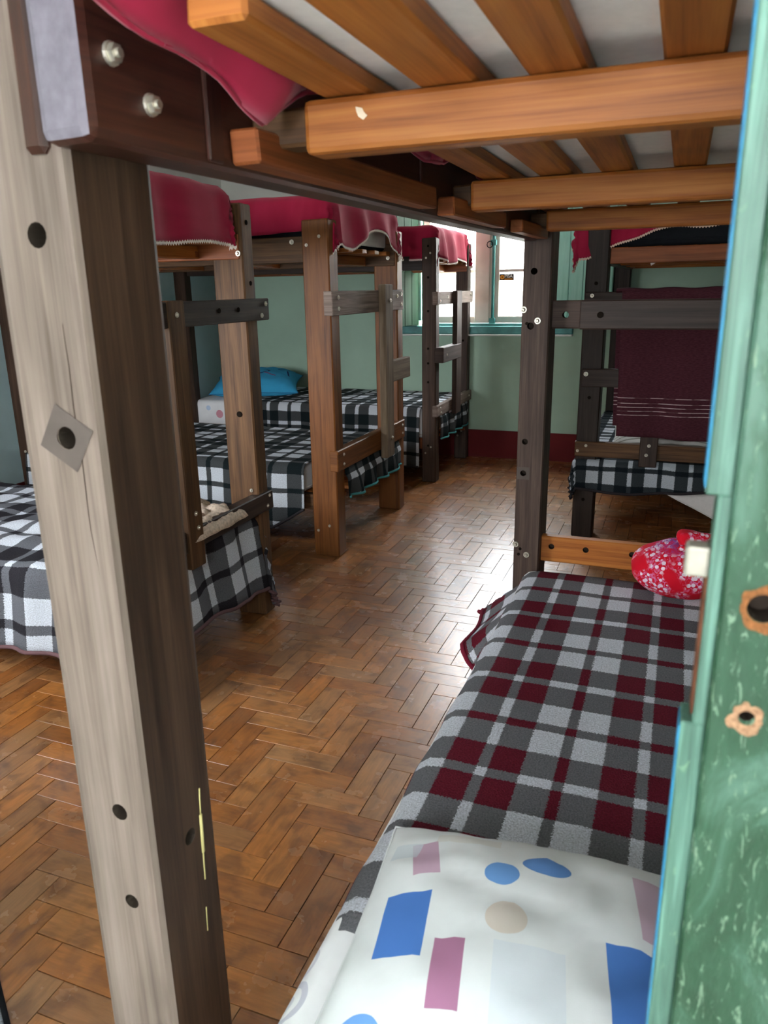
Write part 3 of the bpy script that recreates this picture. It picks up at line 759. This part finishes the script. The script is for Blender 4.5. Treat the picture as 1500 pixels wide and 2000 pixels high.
for x, z in ((-1.60, .23), (-1.63, .19)): bolt(b3['hif'], (x, 5.90, z), '-y', .009)
# --- right-hand bed by the back wall, seen from its foot ---
b5 = bunk('bunk_bed', 'y', 4.12, 5.985, -.475, .50, .12, .111, 1.64, (1.455, 1.535), {'post': 'espresso', 'rail': 'espresso', 'rail_f': 'redwood'},
          'very dark bunk bed at the far right, a maroon towel hung over its ladder')
B = b5['B']
r = B('end_board', 'redwood', (4.135, -.36, 1.452), (4.17, .385, 1.530))
r = B('ladder_rail', 'espresso', (4.105, -.47, 1.235), (4.145, .495, 1.318))
bolt(r, (-.435, 4.105, 1.30), '-y', .010)
r = B('ladder_rail', 'espresso', (4.10, -.463, .838), (4.14, .495, .932)); bolt(r, (-.442, 4.10, .905), '-y', .012)
r = B('ladder_rail', 'brown', (4.10, -.48, .463), (4.135, .495, .545), jit=.002)
for x, z in ((-.42, .525), (-.463, .495)): bolt(r, (x, 4.10, z), '-y', .008)
u = B('ladder_upright', 'espresso', (4.08, -.145, .43), (4.118, -.057, 1.33))
for x, z in ((-.10, .545), (-.11, .495)): bolt(u, (x, 4.08, z), '-y', .009)
for z in (1.36, .78, .22): hole_mark(b5['lon'], (-.42, 4.1195, z), '-y', .009)

# --- the near bunk, seen from inside its head end ---
nbk = empty('bunk_bed', (-.1, 1.55, 0), 'nearest bunk bed, its weathered grey corner post and orange slats filling the front', 'bunk bed', 'home-made timber bunk beds')
def NB(n, m, a, b, par=nbk, **k): return beam(n, par, m, a, b, **k)
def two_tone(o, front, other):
    """pale colour on the front face, a darker one on the other faces"""
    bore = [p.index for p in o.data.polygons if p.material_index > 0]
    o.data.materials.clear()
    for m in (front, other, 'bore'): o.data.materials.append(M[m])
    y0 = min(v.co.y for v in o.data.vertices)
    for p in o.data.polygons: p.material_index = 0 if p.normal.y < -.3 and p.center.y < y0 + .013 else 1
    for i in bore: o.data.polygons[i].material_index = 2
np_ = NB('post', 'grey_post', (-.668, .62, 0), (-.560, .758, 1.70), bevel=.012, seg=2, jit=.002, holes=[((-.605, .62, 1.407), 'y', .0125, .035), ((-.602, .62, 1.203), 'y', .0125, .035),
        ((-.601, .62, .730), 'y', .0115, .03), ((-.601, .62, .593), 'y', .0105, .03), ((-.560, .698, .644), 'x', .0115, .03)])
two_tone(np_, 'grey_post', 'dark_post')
def diamond(parent, c, r, hr, mat, y, ang):
    bm = bmesh.new(); n = 24; a, b = [], []
    for i in range(n):
        t = i / n * 6.283; k = r / (abs(math.cos(t)) + abs(math.sin(t)))
        p = Vector((k * math.cos(t + ang), 0, k * math.sin(t + ang)))
        b.append(bm.verts.new(p)); a.append(bm.verts.new((hr * math.cos(t + ang), 0, hr * math.sin(t + ang))))
    for i in range(n): bm.faces.new((a[i], b[i], b[(i + 1) % n], a[(i + 1) % n]))
    return link('washer_mark', mesh('washer_mark', bm), mat, parent, (c[0], y, c[1]))
M['washer_mark'] = plain('unbleached_mark', (.10, .077, .068), .8)
M['washer_dark'] = plain('dark_mark', (.075, .058, .05), .8)
diamond(np_, (-.602, 1.203), .038, .0126, 'washer_mark', .6182, .25)
crk = [(-.583 + .004 * math.sin(z * 9) + .0035 * nz(z * 14, 0, 0), .6203, z) for z in [1.44 - i * .02 for i in range(24)]]
M['crack'] = plain('drying_crack', (.05, .035, .028), .95, 0)
tube('crack', crk, lambda t: .0012 * math.sin(math.pi * min(max(t, .03), .97)) + .0004, 'crack', np_, 5)
M['yellow_drip'] = plain('yellow_paint_drip', (.55, .48, .20), .6)
for ya, za, yb, zb, w in ((.727, .70, .724, .655, .0014), (.724, .66, .722, .60, .003), (.722, .60, .720, .555, .0014), (.716, .51, .714, .47, .001)):
    tube('paint_drip', [(-.5603, ya, za), (-.5603, (ya + yb) / 2, (za + zb) / 2), (-.5603, yb, zb)], w, 'yellow_drip', np_, 5)
# upper side rail, a thick beam let into the posts
rail_rz = -math.atan2(.085, 1.93)
rl = beam('side_rail', nbk, 'varnish', (-.523 - .031, .602, 1.484), (-.523 + .031, 2.58, 1.70), .012, rz=0, seg=2)
rl.data.transform(Matrix.Translation((0, .989, 0)))             # pivot at its near end
rl.location = Vector((-.541, .602, 1.592)) - base_of(nbk); rl.rotation_euler = (0, 0, rail_rz)
rl.data.materials.append(M['endgrain'])
for p in rl.data.polygons: p.material_index = 1 if p.normal.y < -.85 else 0
NB('notch_liner', 'varnish', (-.600, .611, 1.478), (-.5725, .66, 1.70), bevel=.006)
def rail_x(y): return -.541 + .031 + math.tan(-rail_rz) * (y - .602)
def on_rail(o, y, z): o.rotation_euler = (0, 0, rail_rz); o.location = Vector(((rail_x(y)), y, z)) - Vector((-.541, .602, 1.592)) - base_of(nbk) + base_of(nbk)
def child_of_rail(name, me_bm, mat, y, z, out=0):
    o = bpy.data.objects.new(name, mesh(name, me_bm)); COL.objects.link(o); o.data.materials.append(M[mat]); o.parent = rl
    o.location = (.031 + out, y - .602, z - 1.592); return o
for y, z in ((.640, 1.560), (.689, 1.527)):
    b_ = bolt(rl, (0, 0, 0), '+x', .0108, 'zinc', True); b_.location = (.031, y - .602, z - 1.592)
for y0, y1, z0, z1, o_ in ((.822, 1.425, 1.490, 1.527, .038), (1.53, 1.93, 1.487, 1.522, .036), (2.10, 2.42, 1.487, 1.52, .036)):
    bm = box_bm((o_, y1 - y0, z1 - z0), .003, .0015); uv_long(bm, 1); child_of_rail('cleat', bm, 'redwood', (y0 + y1) / 2, (z0 + z1) / 2, o_ / 2)
bm = box_bm((.006, .028, .2), .002); uv_long(bm, 2); child_of_rail('batten', bm, 'varnish', .79, 1.588, .003)
for y in (1.02, 1.62, 2.0):
    bm = box_bm((.006, .02, .2), .002); uv_long(bm, 2); child_of_rail('batten', bm, 'varnish', y + .42, 1.59, .003)
NB('side_rail', 'varnish', (.43, .602, 1.484), (.49, 2.58, 1.70), bevel=.01)
# far posts and the board joining them at the foot
mp = NB('post', 'mid_post', (-.474, 2.45, 0), (-.384, 2.59, 1.66), bevel=.005, jit=.002, holes=[((-.438, 2.45, 1.395), 'y', .0105, .2), ((-.443, 2.45, 1.230), 'y', .011, .03),
        ((-.447, 2.45, .859), 'y', .010, .03), ((-.449, 2.45, .752), 'y', .010, .03)])
diamond(mp, (-.449, .752), .030, .0102, 'washer_dark', 2.4492, .79)
for x, z in ((-.466, 1.280), (-.421, 1.246), (-.466, .500), (-.428, .466)): bolt(mp, (x, 2.45, z), '-y', .0105)
for x, z in ((-.455, 1.238), (-.45, .485), (-.455, .465)): hole_mark(mp, (x, 2.449, z), '-y', .005)
NB('post', 'mid_post', (.41, 2.45, 0), (.50, 2.59, 1.66), bevel=.005)
NB('post', 'grey_post', (.45, .62, 0), (.555, .758, 1.70), bevel=.01)
NB('foot_board', 'mid_post', (-.39, 2.50, 1.219), (.42, 2.54, 1.306), holes=[((-.343, 2.50, 1.262), 'y', .0105, .1)])
fb = NB('foot_board', 'espresso', (-.298, 2.487, 1.217), (.42, 2.502, 1.307)); fb['label'] = 'dark overlapping half of the board'
hole_mark(fb, (-.235, 2.4865, 1.262), '-y', .010)
NB('foot_board', 'orange', (-.395, 2.49, .434), (.42, 2.525, .526), holes=[((x, 2.49, .490), 'y', .010, .02) for x in (-.35, -.235, -.085, .06)])
# under the upper mattress: cross rails with long slats on top
for i, (y, x0) in enumerate(((.86, -.425), (1.61, -.425), (2.31, -.385))):
    c = NB('cross_rail', 'orange', (x0, y, 1.500), (.43, y + .045, 1.5585), bevel=.007, seg=2, jit=.001)
    NB('support_block', 'brown', (rail_x(y) + .002, y + .006, 1.512), (x0 + .004, y + .05, 1.552), c, bevel=.004)
M['chip'] = plain('filler_chip', (.72, .60, .45), .8)
bm = bmesh.new(); 
vs = [bm.verts.new((x, 0, z)) for x, z in ((-.006, .007), (.002, .005), (.004, .001), (.008, -.003), (.003, -.007), (-.003, -.003), (-.005, .002))]
bm.faces.new(vs); link('filler_spot', mesh('filler_spot', bm), 'chip', [c for c in nbk.children if c.name.startswith('cross_rail')][0], (-.353, .8593, 1.538))
for x0, x1, y0 in ((-.404, -.345, .605), (-.288, -.222, .55), (-.170, -.110, .55), (-.038, .020, .55), (.10, .16, .55), (.23, .29, .55), (.35, .41, .55)):
    NB('slat', 'orange', (x0, y0, 1.5585), (x1, 2.45, 1.584), bevel=.004, jit=.0015)
# lower base
for x0, x1 in ((-.425, -.385), (.42, .465)): NB('side_rail', 'espresso', (x0, .70, .20), (x1, 2.50, .275))
for y in (.72, 1.3, 1.9, 2.4): NB('cross_rail', 'orange', (-.384, y, .21), (.421, y + .045, .262))
for k in range(5): NB('slat', 'orange', (-.40 + k * .185, .66, .262), (-.34 + k * .185, 2.44, .285))

# ------------------------------------------------------------------ mattresses and bedding
mt = mattress(-.418, .425, .58, 2.43, 1.584, 1.70, 'white_cloth', 'white ticking mattress on the orange slats overhead, nearest bunk', .02)
mattress(-.425, .41, .56, 2.42, .285, .432, 'sheet_swirl', 'mattress in a white swirl-print sheet on the lower berth of the nearest bunk')
for (x0, x1, y0, y1, zt, th, lo, nm) in ((XH + .03, -1.64, 1.80, 2.66, 1.54, .175, .312, 'nearest left-hand bunk'), (XH + .03, -1.64, 3.47, 4.37, 1.554, .221, .312, 'middle left-hand bunk'), (XH + .05, -1.63, 5.135, 5.955, 1.544, .201, .312, 'farthest left-hand bunk, under the window')):
    mattress(x0, x1, y0, y1, zt, zt + th, 'black_cloth' if 'middle' in nm else 'white_cloth', 'upper mattress under a crimson sheet on the ' + nm)
    if 'farthest' in nm: y0 -= .045
    mattress(x0, x1 - (.15 if 'middle' in nm else 0), y0 + (-.02 if 'middle' in nm else 0), y1, lo, .47 if 'farthest' not in nm else .525, 'sheet_swirl', 'lower mattress under a checked blanket on the ' + nm)
mattress(-.44, .465, 4.15, 5.955, 1.531, 1.66, 'black_cloth', 'upper mattress under a crimson sheet on the far right bunk')
mattress(-.44, .465, 4.15, 5.955, .312, .432, 'white_cloth', 'lower mattress under a dark check blanket on the far right bunk')

_m = [o for o in COL.objects if o.name.startswith('mattress') and 'upper' in o.get('label', '') and 'middle' in o['label']][0]
beam('end_panel', _m, 'white_cloth', (-1.642, 3.60, 1.575), (-1.628, 4.30, 1.735), .006)
# crimson sheets on the upper berths
def sheet(cl, label, sides=('x1',), lmat='lace', skip=False, res=.035):
    o = cl.build('bed_sheet', 'red', None, res, .003, skip); tag(o, label, 'bed sheet', 'crimson sheets on the upper berths')
    for s_ in sides: lace(cl.border[s_], o, lmat)
    return o
sheet(Cloth(XH + .03, -1.585, 1.78, 2.60, 1.725, 0, lambda y: .19 + .012 * math.sin(y * 7), .08, .05, .045, .03, .010, .006, .15, 1), 'crimson bed sheet hanging over the foot of the nearest left-hand upper berth')
sheet(Cloth(XH + .03, -1.575, 3.43, 4.37, 1.785, 0, lambda y: (.205 if y < 3.7 else 0.205 - .08 * math.sin(min(1, (y - 3.7) / .62) * math.pi) ) + .012 * math.sin(y * 9), lambda x: .15 + .035 * nz(x * 1.4, 0, 2), .10, .045, .10, .012, .006, .25, 5), 'crimson bed sheet with a lifted hem on the middle left-hand upper berth')
sheet(Cloth(XH + .05, -1.575, 5.105, 5.95, 1.755, 0, lambda y: .20 + .02 * math.sin(y * 12), lambda x: .19 + .03 * nz(x * 2, 0, 7), .06, .045, .12, .02, .006, .25, 9), 'crimson bed sheet on the far left-hand upper berth, glowing in the window light', ('x1', 'y0'))
sheet(Cloth(-.545, .475, 4.128, 5.95, 1.672, lambda y: .09 + .02 * math.sin(y * 8), 0, lambda x: .165 - .12 * min(1, max(0, (x + .45) / .28)) - .06 * max(0, x + .17) + .008 * math.sin(x * 22), 0, .035, .05, .010, .004, .45, 12), 'crimson bed sheet with cream edging on the far right upper berth', ('y0', 'x0'), 'lace_warm')
# nearest upper berth: the sheet sags down between the rail and the first slat
def sag_z(y):
    K = [(.50, 1.572), (.56, 1.572), (.61, 1.561), (.66, 1.557), (.71, 1.549), (.76, 1.533), (.815, 1.525), (.85, 1.545), (.90, 1.573), (1.0, 1.597), (1.25, 1.585), (1.38, 1.563), (1.5, 1.575), (1.6, 1.60), (1.9, 1.575), (2.1, 1.59), (2.45, 1.60)]
    for (a, za), (b, zb) in zip(K, K[1:]):
        if a <= y <= b: return za + (zb - za) * (y - a) / (b - a)
    return 1.6
bm = bmesh.new(); L = bm.loops.layers.uv.new('UVMap'); rows = []
ys = [.50 + i * .0195 for i in range(101)]
prof = [(.43, 1.712), (-.40, 1.712), (-.432, 1.704), (-.445, 1.675)]
for y in ys:
    r_ = [bm.verts.new((x, y, z + .003 * nz(x * 4, y * 6, 0))) for x, z in prof]
    zb = sag_z(y); depth = max(0, 1.6 - zb)
    for k in range(1, 7):
        t = k / 6; z = 1.675 + (zb - 1.675) * t
        r_.append(bm.verts.new((-.447 + .006 * math.sin(y * 26 + t * 2) + .012 * nz(y * 8, t * 2, 3) * t + depth * .25 * t * math.sin(t * 3.1), y, z)))
    for k in range(1, 4):
        t = k / 3; r_.append(bm.verts.new((-.447 + .05 * t * (depth * 12), y, zb + .006 + .05 * t * t)))
    rows.append(r_)
for i in range(len(ys) - 1):
    for j in range(len(rows[0]) - 1):
        f = bm.faces.new((rows[i][j], rows[i + 1][j], rows[i + 1][j + 1], rows[i][j + 1])); f.smooth = True
        for l in f.loops: l[L].uv = (l.vert.co.y, l.vert.co.z + l.vert.co.x)
o = link('bed_sheet', mesh('bed_sheet', bm), 'red', None); solid(o, .0025)
tag(o, 'crimson bed sheet sagging between the dark rail and the slats overhead', 'bed sheet', 'crimson sheets on the upper berths')
tube('folded_hem', [(-.447 + .006 * math.sin(y * 26 + 2) , y, sag_z(y) + .002) for y in ys], .003, 'red', o, 5)

# checked fleece blankets on the lower berths
def blanket(cl, mat, label, hems, hmat, skip=False, res=.028):
    o = cl.build('blanket', mat, None, res, .008, skip); tag(o, label, 'blanket')
    for s_ in hems: tube('hem', [p for p in cl.border[s_]], .008, hmat, o, 6)
    return o
blanket(Cloth(-.425, .41, .79, 2.405, .445, lambda y: .12 + .07 * min(1, max(0, (y - 1.8) / .2)), .1, .012, .16, .05, lambda y: -.12 + .85 * min(1, max(0, (y - 1.86) / .2)), .006, .003, .75, 21), 'plaid_maroon', 'maroon, grey and white checked blanket on the nearest lower berth', ('x0', 'y0', 'y1'), 'hem_maroon')
c1 = Cloth(XH + .05, -1.592, 1.745, 2.665, .486, .02, lambda y: .27 + .08 * (y - 1.75), .275, .25, .045, .14, .014, .014, .35, 31)
_P = c1.P
def rumple(x, y):
    p = _P(x, y); d = max(0, 1 - abs(x + 2.35) / .6) * max(0, 1 - abs(y - 2.05) / .35)
    p.z += .035 * d * (nz(x * 6, y * 9, 2) + .6) ; return p
c1.P = rumple
blanket(c1, 'plaid_grey', 'grey, black and white checked blanket rumpled on the nearest left-hand lower berth', ('x1', 'y0'), 'hem_brown')
blanket(Cloth(XH + .05, -1.765, 3.395, 4.40, .486, 0, 0, lambda x: .33 - .12 * max(0, (x + 1.95) / .2), .2, .05, .08, .012, .004, .2, 41), 'plaid_green', 'black, grey and white checked blanket on the middle left-hand lower berth', ('y0',), 'hem_black')
bl2 = [o for o in COL.objects if o.name.startswith('blanket')][-1]
def foot_flap(par, x, y0, y1, z0, drop, mat, hem, seed, slope=0):
    """the blanket's end falling between the two foot posts"""
    bm = bmesh.new(); L = bm.loops.layers.uv.new('UVMap'); rows = []; n = 34; path = [(-.21, .0), (-.10, .0), (-.055, -.002), (-.03, -.012), (-.014, -.032), (-.006, -.06)]
    for i in range(n + 1):
        y = y0 + (y1 - y0) * i / n; r_ = []
        dd = drop * (1 + .1 * nz(y * 5, 0, seed))
        for dx, dz in path: r_.append((bm.verts.new((x + dx, y, z0 + dz)), dx))
        for k in range(1, 6):
            t = k / 5; d = dd * t
            wv = .016 * t * math.sin((y - y0) * 34 + seed) + .012 * t * nz(y * 12, t, seed)
            r_.append((bm.verts.new((x + .004 + .05 * d + wv, y, z0 - .06 - d)), .05 + d))
        rows.append(r_)
    for i in range(n):
        for j in range(len(rows[0]) - 1):
            q = (rows[i][j], rows[i][j + 1], rows[i + 1][j + 1], rows[i + 1][j])
            f = bm.faces.new([a for a, _ in q]); f.smooth = True
            for l, (v, dd) in zip(f.loops, q): l[L].uv = (x + dd, v.co.y)
    border = [r_[-1][0].co.copy() for r_ in rows]
    o = link('foot_flap', mesh('foot_flap', bm), mat, None); o.parent = par; o.location = -base_of(par); solid(o, .007)
    h = tube('fringe', border, .007, hem, None, 6); h.parent = o; h.location = Vector(border[0])
    return o
foot_flap(bl2, -1.555, 3.50, 4.315, .484, .125, 'plaid_green', 'hem_teal', 3)
blanket(Cloth(-3.225, -1.675, 5.045, 5.96, .54, 0, 0, lambda x: .42 + .02 * math.sin(x * 5), .2, .045, .05, .010, .006, .2, 51), 'plaid_green_far', 'black and white checked blanket on the farthest left-hand lower berth, by the window wall', ('y0',), 'hem_black')
bl3 = [o for o in COL.objects if o.name.startswith('blanket')][-1]
foot_flap(bl3, -1.545, 5.15, 5.89, .538, .17, 'plaid_green_far', 'hem_teal', 5)
blanket(Cloth(-.49, .47, 4.085, 5.93, .446, .10, 0, lambda x: .135 - .02 * math.sin(x * 6), 0, .03, .06, .008, .004, .5, 61), 'plaid_dark', 'dark checked blanket on the far right lower berth, below the towel', ('y0', 'x0'), 'hem_black')
# white under-sheet corner hanging below that blanket
cl = Cloth(0.0, .40, 4.135, 4.25, .40, 0, 0, lambda x: .10 + .12 * min(1, max(0, x / .25)), 0, .03, .1, .006, .002, .2, 71)
o = cl.build('under_sheet', 'white_cloth', None, .03, .003); tag(o, 'white under-sheet corner hanging below the dark checked blanket at far right', 'bed sheet')
tube('hem', cl.border['y0'], .003, 'white_cloth', o, 5)
# striped pillow on that berth
def pillow(name, mat, c, sx, sy, h, rot, label, puff=.55, seed=0, world_uv=True, pinch=.10, corner=.12, n=36, sag=.15):
    bm = bmesh.new(); L = bm.loops.layers.uv.new('UVMap'); M_ = Matrix.Translation(c) @ rot; uvd = {}
    def surf(u, v, s):
        a = max(0, (1 - abs(u) ** 2.6)) ** puff * max(0, (1 - abs(v) ** 2.6)) ** puff
        ex = 1 - pinch * (1 - abs(v) ** 2) * 0 - corner * 0
        px = u * sx * (1 - pinch * (1 - v * v) * abs(u) ** 3); py = v * sy * (1 - pinch * (1 - u * u) * abs(v) ** 3)
        wr = .08 * nz(u * 3, v * 3, seed) + .06 * nz(u * 8, v * 5, seed + 3) + .03 * nz(u * 16, v * 9, seed + 5)
        z = s * h * a * (1 + wr) if s > 0 else -h * sag * a
        return Vector((px, py, z + .004 * nz(u * 4, v * 4, seed + 8)))
    for s in (1, -1):
        g = {}
        for i in range(n + 1):
            for j in range(n + 1):
                u, v = -1 + 2 * i / n, -1 + 2 * j / n
                u = math.sin(u * math.pi / 2) * .5 + u * .5; v = math.sin(v * math.pi / 2) * .5 + v * .5
                g[i, j] = bm.verts.new(surf(u, v, s))
        for i in range(n):
            for j in range(n):
                q = (g[i, j], g[i + 1, j], g[i + 1, j + 1], g[i, j + 1]); f = bm.faces.new(q if s > 0 else q[::-1]); f.smooth = True
    bmesh.ops.remove_doubles(bm, verts=bm.verts, dist=.0004)
    for f in bm.faces:
        for l in f.loops:
            p = (M_ @ l.vert.co) if world_uv else l.vert.co; l[L].uv = (p.x, p.y)
    me = bpy.data.meshes.new(name); bm.to_mesh(me); bm.free()
    o = link(name, me, mat, None); o.matrix_world = M_
    # seam round the edge
    e = []
    for k in range(4 * n + 1):
        t = (k / n) % 4; a = -1 + 2 * (t % 1)
        u, v = ((a, -1), (1, a), (-a, 1), (-1, -a))[int(t)]
        e.append(surf(u, v, 1))
    s_ = tube('seam', e, .0022, mat, None, 5); s_.parent = o; s_.location = e[0]
    return tag(o, label, 'pillow')
I4 = Matrix.Identity(4)
pillow('pillow', 'pillow_print', Vector((-.125, .815, .458)), .245, .225, .085, Matrix.Rotation(R(4), 4, 'Z'), 'white pillow printed with blue and mauve blocks and discs, in front', seed=2, corner=.0, pinch=.03)
pillow('pillow', 'blue_print', Vector((-3.24, 5.50, .605)), .36, .25, .125, Matrix.Rotation(R(22), 4, 'Z') @ Matrix.Rotation(R(10), 4, 'X'), 'bright blue patterned pillow at the head of the farthest left berth', seed=6, world_uv=False, sag=.6)
pillow('pillow', 'stripe', Vector((-.01, 4.42, .525)), .315, .20, .10, Matrix.Rotation(R(28), 4, 'X'), 'grey and white striped pillow half hidden behind the maroon towel', seed=9, world_uv=False, sag=.6)

# towel over the ladder of the far right bunk
bm = bmesh.new(); L = bm.loops.layers.uv.new('UVMap')
tw = empty('towel', (.02, 4.11, 1.32), 'maroon bath towel with thin pale stripes hung over the far right ladder', 'towel')
def towel_layer(name, x0, x1, y, ztop, zbot, seed):
    bm = bmesh.new(); L = bm.loops.layers.uv.new('UVMap'); g = {}; n, m = 40, 36
    for i in range(n + 1):
        for j in range(m + 1):
            t = j / m; x = x0 + (x1 - x0) * i / n; z = ztop + (zbot - ztop) * t
            yy = y - .012 * t * (math.sin(x * 24 + seed) + 1) - .008 * t * nz(x * 10, t * 3, seed)
            g[i, j] = bm.verts.new((x + .02 * t * (1 if i < n / 2 else 1), yy, z - .006 * math.sin(x * 7) * t))
    for i in range(n):
        for j in range(m):
            f = bm.faces.new((g[i, j], g[i, j + 1], g[i + 1, j + 1], g[i + 1, j])); f.smooth = True
            for l in f.loops: l[L].uv = (l.vert.co.x, l.vert.co.z - zbot)
    o = link(name, mesh(name, bm), 'towel', None); o.parent = tw; o.location = -base_of(tw); solid(o, .006)
    return o
towel_layer('front_layer', -.285, .34, 4.066, 1.322, .590, 1)
towel_layer('back_layer', -.315, .33, 4.165, 1.322, .625, 5)
tube('fold', [(-.315 + .66 * i / 20, 4.115, 1.322 + .003 * math.sin(i)) for i in range(21)], .012, 'towel', tw, 8)
fo = [o for o in tw.children if o.name.startswith('fold')][0]; fo.scale = (1, 4.2, 1)

# red floral bundle on the near bunk
bd = empty('cloth_bundle', (.07, 2.33, .445), 'round red floral cloth bundle tied in a knot on the maroon checked blanket', 'bundle')
bm = bmesh.new(); bmesh.ops.create_uvsphere(bm, u_segments=40, v_segments=24, radius=1)
for v in bm.verts:
    n_ = v.co.copy(); a = math.atan2(n_.y, n_.x)
    k = max(0, n_.z - .3)
    rr = 1 + .05 * math.sin(a * 9 + 2 * n_.z) * k * 1.5 + .06 * nz(n_.x * 2, n_.y * 2, n_.z * 2)
    v.co = Vector((n_.x * .145 * rr, n_.y * .12 * rr, max(-.070, n_.z * .088 * rr)))
for f in bm.faces: f.smooth = True
link('body', mesh('body', bm), 'floral', bd, (.065, 2.33, .517))
bm = bmesh.new(); bmesh.ops.create_uvsphere(bm, u_segments=28, v_segments=16, radius=1)
for v in bm.verts:
    n_ = v.co.copy(); a = math.atan2(n_.z, n_.y); rr = 1 + .13 * math.sin(a * 5 + n_.x * 3)
    v.co = Vector((n_.x * .085 * (1 + .1 * n_.x), n_.y * .045 * rr, n_.z * .034 * rr + .02 * n_.x * n_.x))
for f in bm.faces: f.smooth = True
o = link('knot', mesh('knot', bm), 'floral', bd, (.115, 2.31, .606)); o.rotation_euler = (.2, .12, .1)
tube('tie', [(.055, 2.27, .598), (.062, 2.26, .607), (.072, 2.26, .606), (.085, 2.265, .596), (.10, 2.265, .586)], .009, 'floral', bd, 8)

# cream fleece garment on the first left berth
fc = empty('fleece_garment', (-1.66, 2.3, .49), 'crumpled cream fleece lying behind the ladder rail of the nearest left bunk', 'clothing')
bm = bmesh.new(); bmesh.ops.create_grid(bm, x_segments=26, y_segments=34, size=.5)
for v in bm.verts:
    x, y = v.co.x, v.co.y; e = max(abs(x), abs(y)) * 2
    h = (.055 + .022 * nz(x * 7, y * 7, 1) + .010 * nz(x * 26, y * 26, 2)) * max(0, 1 - e ** 3) ** .6
    v.co = Vector((x * .22 * (1 + .15 * nz(y * 5, 0, 3)), y * .34 * (1 + .12 * nz(x * 5, 0, 8)), max(.0, h)))
for f in bm.faces: f.smooth = True
o = link('cloth', mesh('cloth', bm), 'cream_fleece', fc, (-1.655, 2.30, .492)); solid(o, .01)
tube('sleeve', [(-1.665 + .05 * math.sin(t * .42), 2.19 + .0165 * t, .535 + .012 * math.sin(t * .7)) for t in range(15)], lambda u: .030 + .006 * math.sin(u * 17), 'cream_fleece', fc, 12)
tube('sleeve', [(-1.615 + .02 * math.sin(t * .5), 2.20 + .0135 * t, .527 + .01 * math.sin(t * .9 + 1)) for t in range(16)], lambda u: .024 + .005 * math.sin(u * 14), 'cream_fleece', fc, 12)

# corner of a grey rug at the lower left
rg = empty('floor_rug', (-1.20, .72, 0), 'grey rug with a dark bound edge, only its corner showing at lower left', 'rug')
bm = box_bm((.44, .20, .012), .003); o = link('pile', mesh('pile', bm), 'rug', rg, (-1.203, .715, .0065)); o.rotation_euler = (0, 0, R(-34))
bm = box_bm((.46, .222, .008), .003); o = link('binding', mesh('binding', bm), 'black_cloth', rg, (-1.203, .715, .0045)); o.rotation_euler = (0, 0, R(-34))
# small white maker's tags hanging under two mattresses
def cloth_tag(par, pts):
    bm = bmesh.new(); vs = [bm.verts.new(Vector(p)) for p in pts]; bm.faces.new(vs)
    g_ = bmesh.ops.extrude_face_region(bm, geom=list(bm.faces)); bmesh.ops.translate(bm, vec=(0, .003, 0), verts=[v for v in g_['geom'] if isinstance(v, bmesh.types.BMVert)])
    o = link('cloth_tag', mesh('cloth_tag', bm), 'lace', None); o.parent = par; o.location = -base_of(par); return o
m5 = [o for o in COL.objects if o.name.startswith('mattress') and 'upper' in o.get('label', '') and 'far right' in o['label']][0]
cloth_tag(m5, [(-.185, 4.19, 1.50), (-.11, 4.19, 1.505), (-.115, 4.19, 1.47), (-.165, 4.19, 1.44)])
m2 = [o for o in COL.objects if o.name.startswith('mattress') and 'upper' in o.get('label', '') and 'middle' in o['label']][0]
cloth_tag(m2, [(-1.745, 3.60, 1.575), (-1.73, 3.60, 1.575), (-1.727, 3.60, 1.51), (-1.742, 3.60, 1.51)])
